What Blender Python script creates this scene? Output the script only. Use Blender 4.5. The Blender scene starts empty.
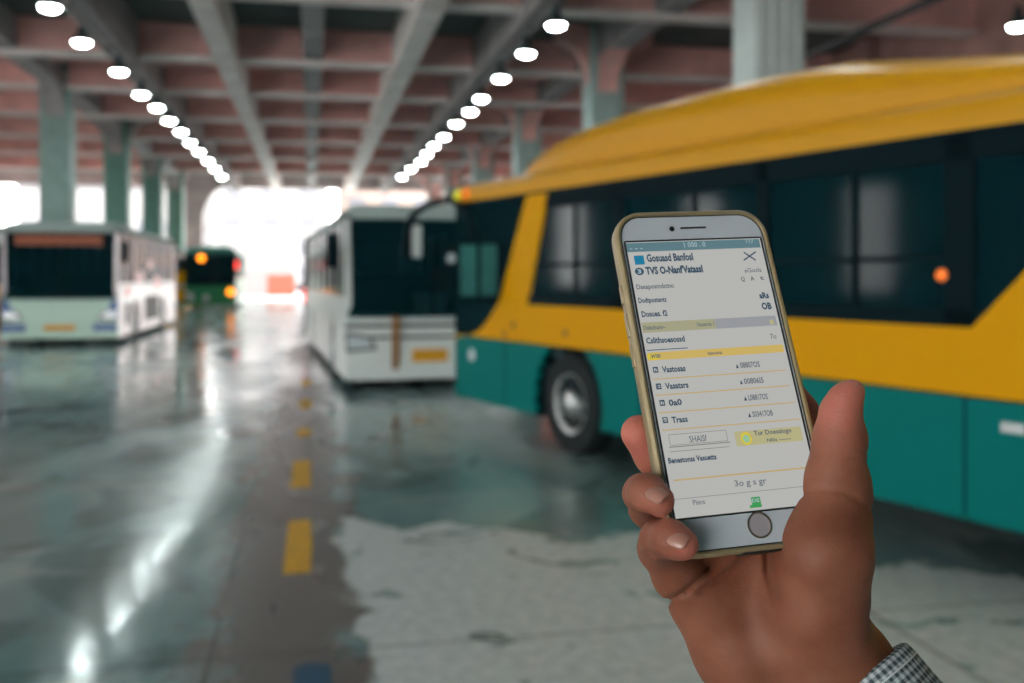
import bpy, bmesh, math, random
import numpy as np
from mathutils import Vector, Matrix
random.seed(7)
S = bpy.context.scene
COL = S.collection

# ------------------------------------------------------------------ camera
YAW = math.radians(11.365)
EYE = 1.70
FPX, PPX, PPY = 1000.0, 512.0, 275.0          # focal length and principal point for a 1024x683 frame
CF = Vector((math.sin(YAW), math.cos(YAW), 0))
CR = Vector((math.cos(YAW), -math.sin(YAW), 0))
CU = Vector((0, 0, 1))
CAM = Vector((0, 0, EYE))
cam_d = bpy.data.cameras.new('camera')
cam = bpy.data.objects.new('camera', cam_d)
COL.objects.link(cam)
cam.location = CAM
cam.rotation_euler = (math.radians(90), 0, -YAW)
cam_d.sensor_width = 36
cam_d.lens = 36 * FPX / 1024
cam_d.shift_y = -(341.5 - PPY) / 1024
cam_d.clip_start = 0.05
cam_d.clip_end = 600
cam_d.dof.use_dof = True
cam_d.dof.focus_distance = 0.385
cam_d.dof.aperture_fstop = 9.5
S.camera = cam

# ------------------------------------------------------------------ light and exposure
S.view_settings.view_transform = 'Standard'
S.view_settings.look = 'None'
S.view_settings.gamma = 1
S.view_settings.use_curve_mapping = False
S.view_settings.exposure = 0.95
world = bpy.data.worlds.new('sky')
S.world = world
world.use_nodes = True
bg = world.node_tree.nodes['Background']
bg.inputs['Color'].default_value = (1.0, 0.97, 0.95, 1)
bg.inputs['Strength'].default_value = 6.5
LAMP_E = 36.0


def W(px, py, d):
    """world point seen at pixel px,py at depth d"""
    return CAM + d * (CF + (px - PPX) / FPX * CR + (PPY - py) / FPX * CU)


def cw(x, y, d):
    return CAM + CR * x + CU * y + CF * d


# ------------------------------------------------------------------ materials
def mat(name, col, rough=0.5, metal=0.0, spec=0.5, emit=None, es=1.0, coat=0.0, noise=0.0, nscale=8.0, bump=0.0, bscale=30.0, sss=0.0):
    m = bpy.data.materials.new(name)
    m.use_nodes = True
    nt = m.node_tree
    b = nt.nodes['Principled BSDF']
    b.inputs['Base Color'].default_value = (*col, 1)
    b.inputs['Roughness'].default_value = rough
    b.inputs['Metallic'].default_value = metal
    b.inputs['Specular IOR Level'].default_value = spec
    b.inputs['Coat Weight'].default_value = coat
    b.inputs['Coat Roughness'].default_value = 0.06
    if emit:
        b.inputs['Emission Color'].default_value = (*emit, 1)
        b.inputs['Emission Strength'].default_value = es
    if sss:
        b.inputs['Subsurface Weight'].default_value = sss
        b.inputs['Subsurface Radius'].default_value = (1.0, 0.35, 0.2)
        b.inputs['Subsurface Scale'].default_value = 0.004
    if noise or bump:
        tc = nt.nodes.new('ShaderNodeTexCoord')
    if noise:
        n = nt.nodes.new('ShaderNodeTexNoise')
        n.inputs['Scale'].default_value = nscale
        n.inputs['Detail'].default_value = 6
        nt.links.new(tc.outputs['Object'], n.inputs['Vector'])
        r = nt.nodes.new('ShaderNodeValToRGB')
        r.color_ramp.elements[0].position = 0.3
        r.color_ramp.elements[1].position = 0.7
        r.color_ramp.elements[0].color = (*[c * (1 - noise) for c in col], 1)
        r.color_ramp.elements[1].color = (*[min(1, c * (1 + noise)) for c in col], 1)
        nt.links.new(n.outputs['Fac'], r.inputs['Fac'])
        nt.links.new(r.outputs['Color'], b.inputs['Base Color'])
    if bump:
        n = nt.nodes.new('ShaderNodeTexNoise')
        n.inputs['Scale'].default_value = bscale
        n.inputs['Detail'].default_value = 4
        nt.links.new(tc.outputs['Object'], n.inputs['Vector'])
        bp = nt.nodes.new('ShaderNodeBump')
        bp.inputs['Strength'].default_value = bump
        bp.inputs['Distance'].default_value = 0.02
        nt.links.new(n.outputs['Fac'], bp.inputs['Height'])
        nt.links.new(bp.outputs['Normal'], b.inputs['Normal'])
    return m


def glassmat(name, tint, refl=0.12, rough=0.04, fac=0.55):
    """tinted glazing: coloured see-through plus a mirror-like face"""
    m = bpy.data.materials.new(name)
    m.use_nodes = True
    nt = m.node_tree
    nt.nodes.remove(nt.nodes['Principled BSDF'])
    out = nt.nodes['Material Output']
    t = nt.nodes.new('ShaderNodeBsdfTransparent'); t.inputs['Color'].default_value = (*tint, 1)
    d = nt.nodes.new('ShaderNodeBsdfPrincipled'); d.inputs['Base Color'].default_value = (0.004, 0.030, 0.040, 1)
    d.inputs['Roughness'].default_value = rough; d.inputs['Specular IOR Level'].default_value = refl * 4
    mx = nt.nodes.new('ShaderNodeMixShader'); mx.inputs['Fac'].default_value = fac
    nt.links.new(t.outputs[0], mx.inputs[1]); nt.links.new(d.outputs[0], mx.inputs[2])
    nt.links.new(mx.outputs[0], out.inputs['Surface'])
    return m


M = {}
M['yellow'] = mat('yellow_paint', (0.86, 0.40, 0.002), 0.45, spec=0.10)
M['yellow_roof'] = mat('yellow_roof_paint', (0.80, 0.38, 0.004), 0.4, spec=0.35, coat=0.35)
M['yellow_roof'].node_tree.nodes['Principled BSDF'].inputs['Coat Roughness'].default_value = 0.28
M['teal'] = mat('teal_paint', (0.0, 0.20, 0.185), 0.45, spec=0.10)
M['white'] = mat('white_paint', (0.86, 0.92, 0.90), 0.3, coat=0.2)
M['cream_green'] = mat('pale_green_paint', (0.62, 0.85, 0.72), 0.35)
M['pink_white'] = mat('pinkish_white_paint', (0.60, 0.52, 0.56), 0.3, coat=0.2)
M['green'] = mat('green_paint', (0.01, 0.25, 0.09), 0.35)
M['teal_roof'] = mat('teal_roof_paint', (0.05, 0.35, 0.30), 0.4)
M['blue'] = mat('blue_paint', (0.02, 0.12, 0.35), 0.35)
M['dark'] = mat('dark_trim', (0.003, 0.014, 0.019), 0.5, spec=0.06)
M['rubber'] = mat('tyre_rubber', (0.008, 0.014, 0.016), 0.7, noise=0.2)
M['seat'] = mat('seat_fabric', (0.02, 0.05, 0.06), 0.9)
M['chrome'] = mat('wheel_metal', (0.55, 0.58, 0.58), 0.3, metal=0.9)
M['glass'] = glassmat('bus_glass', (0.32, 0.55, 0.58), refl=.022, rough=.07, fac=0.75)
M['glass_dark'] = glassmat('windscreen_glass', (0.35, 0.52, 0.56), refl=.035, rough=.06, fac=0.72)
M['mirror'] = mat('mirror_glass', (0.75, 0.85, 0.85), 0.03, metal=1.0)
M['orange_lamp'] = mat('lit_orange_lamp', (0.9, 0.25, 0.01), 0.3, emit=(1, 0.25, 0.01), es=2.2)
M['orange_dim'] = mat('orange_lens', (0.85, 0.18, 0.02), 0.3, emit=(1, 0.2, 0.02), es=0.35)
M['lime_lamp'] = mat('lime_lens', (0.75, 0.75, 0.02), 0.3, emit=(0.8, 0.75, 0.02), es=0.3)
M['red_lamp'] = mat('lit_red_lamp', (0.8, 0.02, 0.02), 0.3, emit=(1, 0.05, 0.03), es=2.0)
M['red_print'] = mat('red_print', (0.75, 0.08, 0.07), 0.4)
M['head_lamp'] = mat('headlamp_lens', (0.75, 0.82, 0.85), 0.1, spec=0.8)
M['led_board'] = mat('amber_display_board', (0.10, 0.03, 0.012), 0.5, emit=(0.6, 0.13, 0.03), es=0.10)
M['plate'] = mat('number_plate_yellow', (0.85, 0.42, 0.02), 0.5)
M['paper'] = mat('white_paper', (0.7, 0.75, 0.76), 0.7)
M['brown'] = mat('brown_strap', (0.35, 0.17, 0.06), 0.7)
M['skin_int'] = mat('curtain_cloth', (0.20, 0.36, 0.38), 0.9)
M['vest'] = mat('orange_cloth', (0.55, 0.16, 0.05), 0.8)
M['col_green'] = mat('green_column_paint', (0.17, 0.38, 0.32), 0.6, noise=0.25, nscale=1.2)
M['col_grey'] = mat('grey_green_column_paint', (0.40, 0.52, 0.50), 0.6, noise=0.25, nscale=1.0)
M['col_pale'] = mat('pale_green_column_paint', (0.32, 0.47, 0.44), 0.6, noise=0.25, nscale=1.2)
M['col_white'] = mat('white_column_paint', (0.62, 0.68, 0.66), 0.5, noise=0.15, nscale=1.0)
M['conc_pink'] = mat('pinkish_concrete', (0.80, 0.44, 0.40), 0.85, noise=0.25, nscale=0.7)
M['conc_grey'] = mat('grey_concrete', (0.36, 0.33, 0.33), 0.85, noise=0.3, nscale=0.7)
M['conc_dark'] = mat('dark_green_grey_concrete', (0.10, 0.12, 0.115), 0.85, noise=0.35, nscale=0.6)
M['beam_light'] = mat('light_painted_beam', (0.90, 0.76, 0.73), 0.7, noise=0.2, nscale=0.8)
M['beam_teal'] = mat('pale_teal_beam', (0.42, 0.52, 0.50), 0.7, noise=0.15, nscale=0.8)
M['salmon'] = mat('salmon_wall_paint', (0.52, 0.28, 0.25), 0.85, noise=0.25, nscale=0.9)
M['housing'] = mat('lamp_housing', (0.05, 0.08, 0.09), 0.5, metal=0.4)
M['lamp'] = mat('lit_lamp_disc', (0.9, 1, 0.98), 0.4, emit=(0.88, 1.0, 0.98), es=LAMP_E)
M['pipe'] = mat('dark_conduit', (0.05, 0.055, 0.06), 0.5)
M['out_white'] = mat('pale_render', (0.20, 0.20, 0.20), 0.8)
M['out_grey'] = mat('pale_grey_render', (0.10, 0.105, 0.12), 0.8)
M['out_warm'] = mat('warm_render', (0.20, 0.15, 0.13), 0.8)
M['out_orange'] = mat('orange_board', (0.22, 0.06, 0.035), 0.7)
M['out_ground'] = mat('bright_asphalt', (0.22, 0.215, 0.21), 0.5)
M['line_yellow'] = mat('yellow_road_paint', (0.85, 0.45, 0.03), 0.55, noise=0.25, nscale=14)
M['line_blue'] = mat('blue_road_paint', (0.02, 0.10, 0.20), 0.35, noise=0.3, nscale=14)


# ------------------------------------------------------------------ mesh helpers
class MB:
    def __init__(self):
        self.v = []; self.f = []

    def add(self, vs, fs):
        n = len(self.v)
        self.v += [tuple(p) for p in vs]
        self.f += [tuple(i + n for i in f) for f in fs]
        return self

    def box(self, x0, x1, y0, y1, z0, z1):
        vs = [(x, y, z) for x in (x0, x1) for y in (y0, y1) for z in (z0, z1)]
        return self.add(vs, [(0, 1, 3, 2), (4, 6, 7, 5), (0, 4, 5, 1), (2, 3, 7, 6), (0, 2, 6, 4), (1, 5, 7, 3)])

    def prism(self, poly, h0, h1, axis='x'):
        """poly: 2-D points; axis x -> (y,z), y -> (x,z), z -> (x,y)"""
        def pt(a, b, h):
            return (h, a, b) if axis == 'x' else (a, h, b) if axis == 'y' else (a, b, h)
        n = len(poly)
        vs = [pt(a, b, h0) for a, b in poly] + [pt(a, b, h1) for a, b in poly]
        fs = [tuple(range(n)), tuple(range(2 * n - 1, n - 1, -1))]
        fs += [(i, n + i, n + (i + 1) % n, (i + 1) % n) for i in range(n)]
        return self.add(vs, fs)

    def tube(self, pts, r, n=12, caps=True):
        pts = [Vector(p) for p in pts]
        rs = r if isinstance(r, (list, tuple)) else [r] * len(pts)
        up = Vector((0.13, 0.21, 0.97)).normalized()
        vs = []
        for i, p in enumerate(pts):
            t = (pts[min(i + 1, len(pts) - 1)] - pts[max(i - 1, 0)]).normalized()
            if abs(t.dot(up)) > 0.95: u = t.cross(Vector((1, 0, 0))).normalized()
            else: u = t.cross(up).normalized()
            w = t.cross(u)
            for k in range(n):
                a = 2 * math.pi * k / n
                vs.append(p + rs[i] * (math.cos(a) * u + math.sin(a) * w))
        fs = []
        for i in range(len(pts) - 1):
            for k in range(n):
                fs.append((i * n + k, i * n + (k + 1) % n, (i + 1) * n + (k + 1) % n, (i + 1) * n + k))
        if caps:
            fs.append(tuple(range(n - 1, -1, -1))); fs.append(tuple((len(pts) - 1) * n + k for k in range(n)))
        return self.add(vs, fs)

    def lathe(self, prof, axis='z', n=32, c=(0, 0, 0)):
        """prof: (radius, height) list"""
        vs = []
        for r, h in prof:
            for k in range(n):
                a = 2 * math.pi * k / n
                x, y = r * math.cos(a), r * math.sin(a)
                p = (x, y, h) if axis == 'z' else (h, x, y) if axis == 'x' else (y, h, x)
                vs.append((p[0] + c[0], p[1] + c[1], p[2] + c[2]))
        fs = []
        for i in range(len(prof) - 1):
            for k in range(n):
                fs.append((i * n + k, i * n + (k + 1) % n, (i + 1) * n + (k + 1) % n, (i + 1) * n + k))
        fs.append(tuple(range(n - 1, -1, -1))); fs.append(tuple((len(prof) - 1) * n + k for k in range(n)))
        return self.add(vs, fs)

    def build(self, name, m, parent=None, bevel=0.0, smooth=False, seg=2, **props):
        me = bpy.data.meshes.new(name)
        me.from_pydata(self.v, [], self.f)
        bm = bmesh.new(); bm.from_mesh(me)
        bmesh.ops.recalc_face_normals(bm, faces=bm.faces)
        bm.to_mesh(me); bm.free()
        me.materials.append(m)
        o = bpy.data.objects.new(name, me)
        COL.objects.link(o)
        if parent: o.parent = parent
        if bevel:
            b = o.modifiers.new('bevel', 'BEVEL'); b.width = bevel; b.segments = seg; b.limit_method = 'ANGLE'; b.angle_limit = math.radians(35)
        if smooth or bevel:
            me.polygons.foreach_set('use_smooth', [True] * len(me.polygons))
            if hasattr(me, 'set_sharp_from_angle'): me.set_sharp_from_angle(angle=math.radians(38))
        for k, val in props.items(): o[k] = val
        return o


def centre(o):
    """move a top-level mesh's origin to the middle of its base"""
    me = o.data
    vs = [v.co.copy() for v in me.vertices]
    c = Vector(((min(v.x for v in vs) + max(v.x for v in vs)) / 2, (min(v.y for v in vs) + max(v.y for v in vs)) / 2, min(v.z for v in vs)))
    for v in me.vertices: v.co -= c
    o.location = c
    return o


def empty(name, label, cat, mw=None, group=None):
    o = bpy.data.objects.new(name, None)
    COL.objects.link(o)
    o['label'] = label; o['category'] = cat
    if group: o['group'] = group
    if mw is not None: o.matrix_world = mw
    return o


def struct(mb, name, m, label=None, **k):
    o = mb.build(name, m, kind='structure', **k)
    if label: o['label'] = label
    return centre(o)


# ------------------------------------------------------------------ floor: wet concrete
def floor_material():
    m = bpy.data.materials.new('wet_concrete_floor'); m.use_nodes = True
    nt = m.node_tree; N = nt.nodes.new; L = nt.links.new
    b = nt.nodes['Principled BSDF']
    geo = N('ShaderNodeNewGeometry')
    sep = N('ShaderNodeSeparateXYZ'); L(geo.outputs['Position'], sep.inputs[0])

    def noise(scale, detail=5, stretch=(1, 1, 1), dist=0.0):
        mp = N('ShaderNodeMapping'); mp.inputs['Scale'].default_value = stretch
        L(geo.outputs['Position'], mp.inputs[0])
        n = N('ShaderNodeTexNoise'); n.inputs['Scale'].default_value = scale; n.inputs['Detail'].default_value = detail
        n.inputs['Distortion'].default_value = dist
        L(mp.outputs[0], n.inputs['Vector'])
        return n.outputs['Fac']

    def math_(op, a, c, cl=False):
        n = N('ShaderNodeMath'); n.operation = op; n.use_clamp = cl
        for i, q in enumerate((a, c)):
            if isinstance(q, (int, float)): n.inputs[i].default_value = q
            else: L(q, n.inputs[i])
        return n.outputs[0]

    def step(x, lo, hi):
        n = N('ShaderNodeMapRange'); n.interpolation_type = 'SMOOTHSTEP'
        n.inputs['From Min'].default_value = lo; n.inputs['From Max'].default_value = hi
        L(x, n.inputs['Value']); return n.outputs[0]

    def mixc(f, a, c):
        n = N('ShaderNodeMix'); n.data_type = 'RGBA'
        L(f, n.inputs[0])
        for i, q in ((6, a), (7, c)):
            if isinstance(q, tuple): n.inputs[i].default_value = (*q, 1)
            else: L(q, n.inputs[i])
        return n.outputs[2]
    X, Y = sep.outputs['X'], sep.outputs['Y']
    n1 = noise(0.9, 6, (1, 0.35, 1), 0.5)
    n2 = noise(3.5, 6, (1, 0.5, 1), 0.8)
    n3 = noise(14, 5)
    wob = math_('MULTIPLY', math_('SUBTRACT', n2, 0.5), 0.9)
    xw = math_('ADD', X, wob)
    # bands across the lanes
    strip = math_('MULTIPLY', step(xw, -0.62, -0.34), math_('SUBTRACT', 1.0, step(xw, 0.18, 0.34)))
    base = mixc(step(n1, 0.35, 0.65), (0.20, 0.34, 0.345), (0.40, 0.57, 0.575))
    base = mixc(math_('MULTIPLY', step(noise(0.55, 7, (1.2, 0.9, 1), 1.6), 0.52, 0.60), 0.55), base, (0.10, 0.155, 0.16))
    base = mixc(math_('MULTIPLY', step(noise(1.1, 8, (0.5, 1.4, 1), 1.0), 0.56, 0.70), 0.5), base, (0.50, 0.58, 0.57))
    base = mixc(math_('MULTIPLY', strip, 0.85), base, (0.17, 0.130, 0.125))
    # dry pale patch right of the lane line
    yw = math_('ADD', Y, math_('MULTIPLY', math_('SUBTRACT', noise(1.6, 6, (1, 1, 1), 0.6), 0.5), 2.2))
    xw2 = math_('ADD', X, math_('MULTIPLY', math_('SUBTRACT', noise(2.4, 7, (1, 1, 1), 0.4), 0.5), 0.5))
    patch = math_('MULTIPLY', step(xw2, 0.20, 0.27), math_('SUBTRACT', 1.0, step(math_('ADD', yw, math_('MULTIPLY', X, 0.55)), 7.0, 7.25)))
    hol = step(noise(2.2, 6, (1, 1, 1), 1.2), 0.60, 0.66)
    patch = math_('MULTIPLY', patch, math_('SUBTRACT', 1.0, math_('MULTIPLY', hol, 0.85)))
    pcol = mixc(step(n3, 0.3, 0.7), (0.60, 0.67, 0.68), (0.80, 0.84, 0.85))
    base = mixc(patch, base, pcol)
    # long joints between slabs
    jx = math_('ABSOLUTE', math_('SUBTRACT', math_('FRACT', math_('DIVIDE', math_('ADD', X, 0.44), 3.2), 0), 0.5), 0)
    joint = math_('SUBTRACT', 1.0, step(math_('SUBTRACT', 0.5, jx), 0.002, 0.006))
    jy = math_('ABSOLUTE', math_('SUBTRACT', math_('FRACT', math_('DIVIDE', Y, 4.6), 0), 0.5), 0)
    joint2 = math_('SUBTRACT', 1.0, step(math_('SUBTRACT', 0.5, jy), 0.001, 0.003))
    base = mixc(math_('MULTIPLY', math_('MAXIMUM', joint, joint2), 0.6), base, (0.04, 0.045, 0.045))
    L(base, b.inputs['Base Color'])
    rough = N('ShaderNodeMapRange'); L(n1, rough.inputs['Value'])
    rough.inputs['From Min'].default_value = 0.3; rough.inputs['From Max'].default_value = 0.7
    rough.inputs['To Min'].default_value = 0.06; rough.inputs['To Max'].default_value = 0.24
    rr = math_('ADD', rough.outputs[0], math_('MULTIPLY', patch, 0.28))
    rr = math_('ADD', rr, math_('MULTIPLY', strip, 0.12))
    L(rr, b.inputs['Roughness'])
    b.inputs['Specular IOR Level'].default_value = 0.6
    bp = N('ShaderNodeBump'); bp.inputs['Strength'].default_value = 0.25; bp.inputs['Distance'].default_value = 0.02
    L(math_('ADD', noise(2.0, 3, (1, 0.6, 1), 0.3), math_('MULTIPLY', noise(11.0, 4, (1, 0.7, 1), 0.5), 0.10)), bp.inputs['Height']); L(bp.outputs[0], b.inputs['Normal'])
    return m


FLX0, FLX1, FLY0, FLY1 = -26, 16, -9, 70
struct(MB().box(FLX0, FLX1, FLY0, FLY1, -0.2, 0), 'floor', floor_material(), 'wet grey concrete floor of the bus hall')
struct(MB().box(-140, 140, FLY1, 260, -0.2, -0.004), 'ground', M['out_ground'], 'bright forecourt beyond the open end of the hall')

# ------------------------------------------------------------------ ceiling and structure
ZC = 8.6
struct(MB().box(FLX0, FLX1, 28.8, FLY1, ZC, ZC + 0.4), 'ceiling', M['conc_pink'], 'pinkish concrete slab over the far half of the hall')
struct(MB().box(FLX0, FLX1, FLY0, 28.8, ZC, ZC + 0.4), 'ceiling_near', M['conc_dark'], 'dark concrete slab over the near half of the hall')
# wall on the right
wr = MB().box(FLX1, FLX1 + 0.4, FLY0, FLY1, 0, ZC)
for i in range(9): wr.box(FLX1 - 0.25, FLX1, -3.4 + 10 * i - 0.4, -3.4 + 10 * i + 0.4, 0, ZC)
wr.box(FLX1 - 0.12, FLX1, FLY0, FLY1, 5.2, 5.6)
struct(wr, 'wall_right', M['salmon'], 'salmon wall with pilasters behind the yellow and teal bus')
# unseen left and rear walls, added with openings shaped for reflections and fill light
wl = MB().box(FLX0 - .4, FLX0, FLY0, FLY1, 0, 1.1).box(FLX0 - .4, FLX0, FLY0, FLY1, 5.0, ZC)
yy = FLY0
while yy < FLY1:
    wl.box(FLX0 - .4, FLX0, yy, min(yy + (7.2 if 32 < yy < 48 else 5.4), FLY1), 1.1, 5.0); yy += 7.2
struct(wl, 'wall_left', M['conc_dark'], 'unseen dark wall added at the left of the hall, openings shaped for reflections on the coach')
wb = MB().box(FLX0, -18, FLY0 - .4, FLY0, 0, ZC).box(-6.5, FLX1, FLY0 - .4, FLY0, 0, ZC).box(-18, -6.5, FLY0 - .4, FLY0, 5.0, ZC)
struct(wb, 'wall_front', mat('teal_wall_for_mirror', (0.10, 0.42, 0.40), 0.7, noise=0.2, nscale=1.0), 'unseen wall added behind the photographer, teal for the coach mirror, with a gateway letting in fill light')  # teal chosen for the coach mirror's view, gateway placed to light the hand
# longitudinal beams
for x, w, z0, m, lab in ((-2.25, 0.55, 7.4, M['beam_light'], 'pale beam running down the hall, left of the middle'),
                         (2.55, 0.6, 7.4, M['beam_light'], 'pale beam running down the hall, right of the middle'),
                         (0.05, 0.55, 7.75, M['conc_grey'], 'darker beam running down the middle of the ceiling'),
                         (-4.85, 0.5, 7.35, M['conc_grey'], 'grey girder above the left row of lamps'),
                         (4.85, 0.5, 7.35, M['conc_grey'], 'grey girder above the right row of lamps')):
    struct(MB().box(x - w / 2, x + w / 2, FLY0, FLY1 - 0.4, z0, ZC), 'ceiling_beam', m, lab, bevel=0.03)
ys = [22, 28.8, 34, 39.8, 46, 52.5, 60]
for i, y in enumerate([8, 15] + ys):
    o = struct(MB().box(FLX0, FLX1, y - 0.16, y + 0.16, 7.72, ZC), 'ceiling_crossbeam', M['conc_pink'], 'crossbeam number %d of the ceiling, counted from the camera' % (i + 1))
    fl = MB().box(FLX0 - (FLX0 + FLX1) / 2, FLX1 - (FLX0 + FLX1) / 2, -.27, .27, -.12, 0.002).build('flange', M['beam_light'], o, bevel=.02)
# ribs between the crossbeams in the far half
for i, y in enumerate([30.5, 32.2, 36, 38, 42, 44, 48, 50, 54.5, 56.5, 62.5, 65]):
    struct(MB().box(FLX0, FLX1, y - 0.12, y + 0.12, 8.15, ZC), 'ceiling_rib', M['conc_pink'], 'thin concrete rib between the crossbeams')
# end downstand
struct(MB().box(FLX0, FLX1, FLY1 - 0.6, FLY1, 7.55, ZC), 'wall_back', M['conc_grey'], 'downstand beam over the open end of the hall')


def column(x, y, w, m, hm, top, label, right):
    """square column with flared brackets carrying the girders"""
    mb = MB().box(x - w / 2, x + w / 2, y - w / 2, y + w / 2, 0, top)
    mb.box(x - w / 2 - 0.12, x + w / 2 + 0.12, y - w / 2 - 0.12, y + w / 2 + 0.12, 0, 0.35)
    for k in range(4):   # shallow flutes on the faces
        q = -w / 2 + w * (k + .5) / 4
        mb.box(x + q - .05, x + q + .05, y - w / 2 - .025, y + w / 2 + .025, 0.35, top)
    o = struct(mb, 'column', m, label, bevel=0.03)
    s = -1 if right else 1
    # curved haunch towards the lane and along the row
    def haunch(L_, H_):
        pts = [(0, ZC), (L_, ZC), (L_, ZC - 0.45)]
        for k in range(1, 9):
            a = k / 8 * math.pi / 2
            pts.append((L_ * (1 - math.sin(a)) , ZC - 0.45 - (H_ - 0.45) * (1 - math.cos(a))))
        return pts
    h = MB()
    h.prism([(x + s * (w / 2 + a), z) for a, z in haunch(0.9, 1.6)], y - 0.28, y + 0.28, 'y')
    h.prism([(y + (w / 2 + a), z) for a, z in haunch(3.6, 1.9)], x - 0.28, x + 0.28, 'x')
    h.prism([(y - (w / 2 + a), z) for a, z in haunch(3.6, 1.9)], x - 0.28, x + 0.28, 'x')
    h.prism([(x - s * (w / 2 + a), z) for a, z in haunch(0.9, 1.6)], y - 0.28, y + 0.28, 'y')
    struct(h, 'column_bracket', hm, 'curved concrete brackets at the head of the column')
    return o


cnt = ['nearest', 'second', 'third', 'fourth', 'fifth', 'sixth', 'seventh']
for i, y in enumerate([34.3, 44.3, 53.9, 62.8]):
    column(-7.95, y, 0.92, M['col_pale'] if i == 0 else M['col_green'], M['conc_grey'], ZC, '%s green column behind the buses on the left' % cnt[i], False)
for i, y in enumerate([16.6, 26.9, 37, 47, 57, 66]):
    column(8.0, y, 0.95 if i == 0 else 0.95, M['col_white'] if i == 0 else M['col_grey'], M['beam_teal'] if i == 0 else M['conc_pink'], ZC, '%s column along the right side behind the yellow bus' % cnt[i], True)
# girders over column rows
for x in (-7.95, 8.0):
    struct(MB().box(x - 0.3, x + 0.3, FLY0, FLY1 - 0.6, 7.7, ZC), 'ceiling_girder', M['conc_grey'], 'girder over the %s row of columns' % ('left' if x < 0 else 'right'))
# grey pier with the arch at the far end left
arch = [(-8.0, 0), (-6.9, 0), (-6.9, 5.2)]
for k in range(1, 11):
    a = k / 10 * math.pi / 2
    arch.append((-6.9 + 1.7 * (1 - math.cos(a)), 5.2 + 2.4 * math.sin(a)))
arch += [(-5.2, 8.6), (-8.0, 8.6)]
struct(MB().prism(arch, 67.6, 68.6, 'y'), 'column_pier', M['conc_grey'], 'grey pier with a curved arch springing at the far end')

# conduit rails under the girders
for x in (-4.85, 4.85):
    o = MB().tube([(x, FLY0 + 1, 7.12), (x, FLY1 - 2, 7.12)], 0.06, 8)
    for yy in range(-6, 68, 4): o.box(x - 0.025, x + 0.025, yy - 0.025, yy + 0.025, 7.12, 7.34)
    ob = centre(o.build('conduit', M['pipe'], label='dark conduit carrying the %s row of ceiling lamps' % ('left' if x < 0 else 'right'), category='conduit'))


# ------------------------------------------------------------------ lamps
def make_lamp(label, group):
    t = empty('ceiling_lamp', label, 'lamp', group=group)
    MB().lathe([(0.05, 0.40), (0.07, 0.36), (0.08, 0.24), (0.12, 0.2), (0.195, 0.03), (0.20, 0.0), (0.18, 0.01)], n=28).build('housing', M['housing'], t, smooth=True)
    MB().lathe([(0.178, 0.012), (0.176, 0.0), (0.14, -0.035), (0.08, -0.055), (0.02, -0.06)], n=28).build('diffuser', M['lamp'], t, smooth=True)
    MB().tube([(0, 0, 0.38), (0, 0, 0.46)], 0.012, 8).build('hanger', M['pipe'], t)
    return t


def dup(root):
    r = root.copy(); COL.objects.link(r)
    for ch in list(root.children):
        c = ch.copy(); COL.objects.link(c); c.parent = r
        for g in list(ch.children):
            d = g.copy(); COL.objects.link(d); d.parent = c
    return r


LH = 5.0
left_px = [(50, 8), (82, 43), (119, 72), (141, 95), (157, 108), (169, 121), (181, 132), (190, 143), (199, 152), (208, 161), (215, 169), (222, 177)]
right_px = [(556, 26), (526, 54), (501, 79), (481, 99), (470, 112), (456, 124), (444, 137), (434, 146), (427, 154), (421, 162), (411, 169), (402, 177)]
first = None
ordn = ['nearest', 'second', 'third', 'fourth', 'fifth', 'sixth', 'seventh', 'eighth', 'ninth', 'tenth', 'eleventh', 'farthest']
for side, lst in (('left', left_px), ('right', right_px)):
    for i, (px, py) in enumerate(lst):
        d = LH * FPX / (PPY - py)
        p = W(px, py, d)
        if first is None:
            first = make_lamp('', ''); t = first
        else: t = dup(first)
        t.location = (p.x, p.y, p.z)
        t['label'] = 'round lit ceiling lamp, %s in the %s row' % (ordn[i], side)
        t['group'] = '%s row of ceiling lamps' % side
for side, sx in (('left', -4.85), ('right', 4.85)):
    for k in range(6):  # rows continued out of view, added to light the floor and coach
        t = dup(first); t.location = (sx, 15.6 - 2.7 * k, EYE + LH)
        t['label'] = 'round lit ceiling lamp added overhead out of view to light the floor, in the %s row, %s before those in view' % (side, ordn[k])
        t['group'] = '%s row lamps added overhead' % side
p = W(1018, 27, 20)
t = dup(first); t.location = p; t['label'] = 'round lit ceiling lamp above the rear of the yellow bus'; t['group'] = 'ceiling lamps by the right wall'
for yy in (6.5, 28):
    t = dup(first); t.location = (p.x, yy, p.z); t['label'] = 'round lit ceiling lamp by the right wall, hidden by column and bus' if yy > 20 else 'round lit ceiling lamp by the right wall, above the near end'; t['group'] = 'ceiling lamps by the right wall'
centre(MB().tube([(12.4, 4, 7.3), (12.4, 40, 7.3)], 0.09, 8).build('pipe', M['pipe'], label='dark pipe under the ceiling behind the yellow bus', category='pipe'))


# ------------------------------------------------------------------ floor markings
def flat(name, pts, m, **k):
    return centre(MB().prism(pts, 0.0005, 0.004, 'z').build(name, m, kind='structure', **k))


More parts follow.
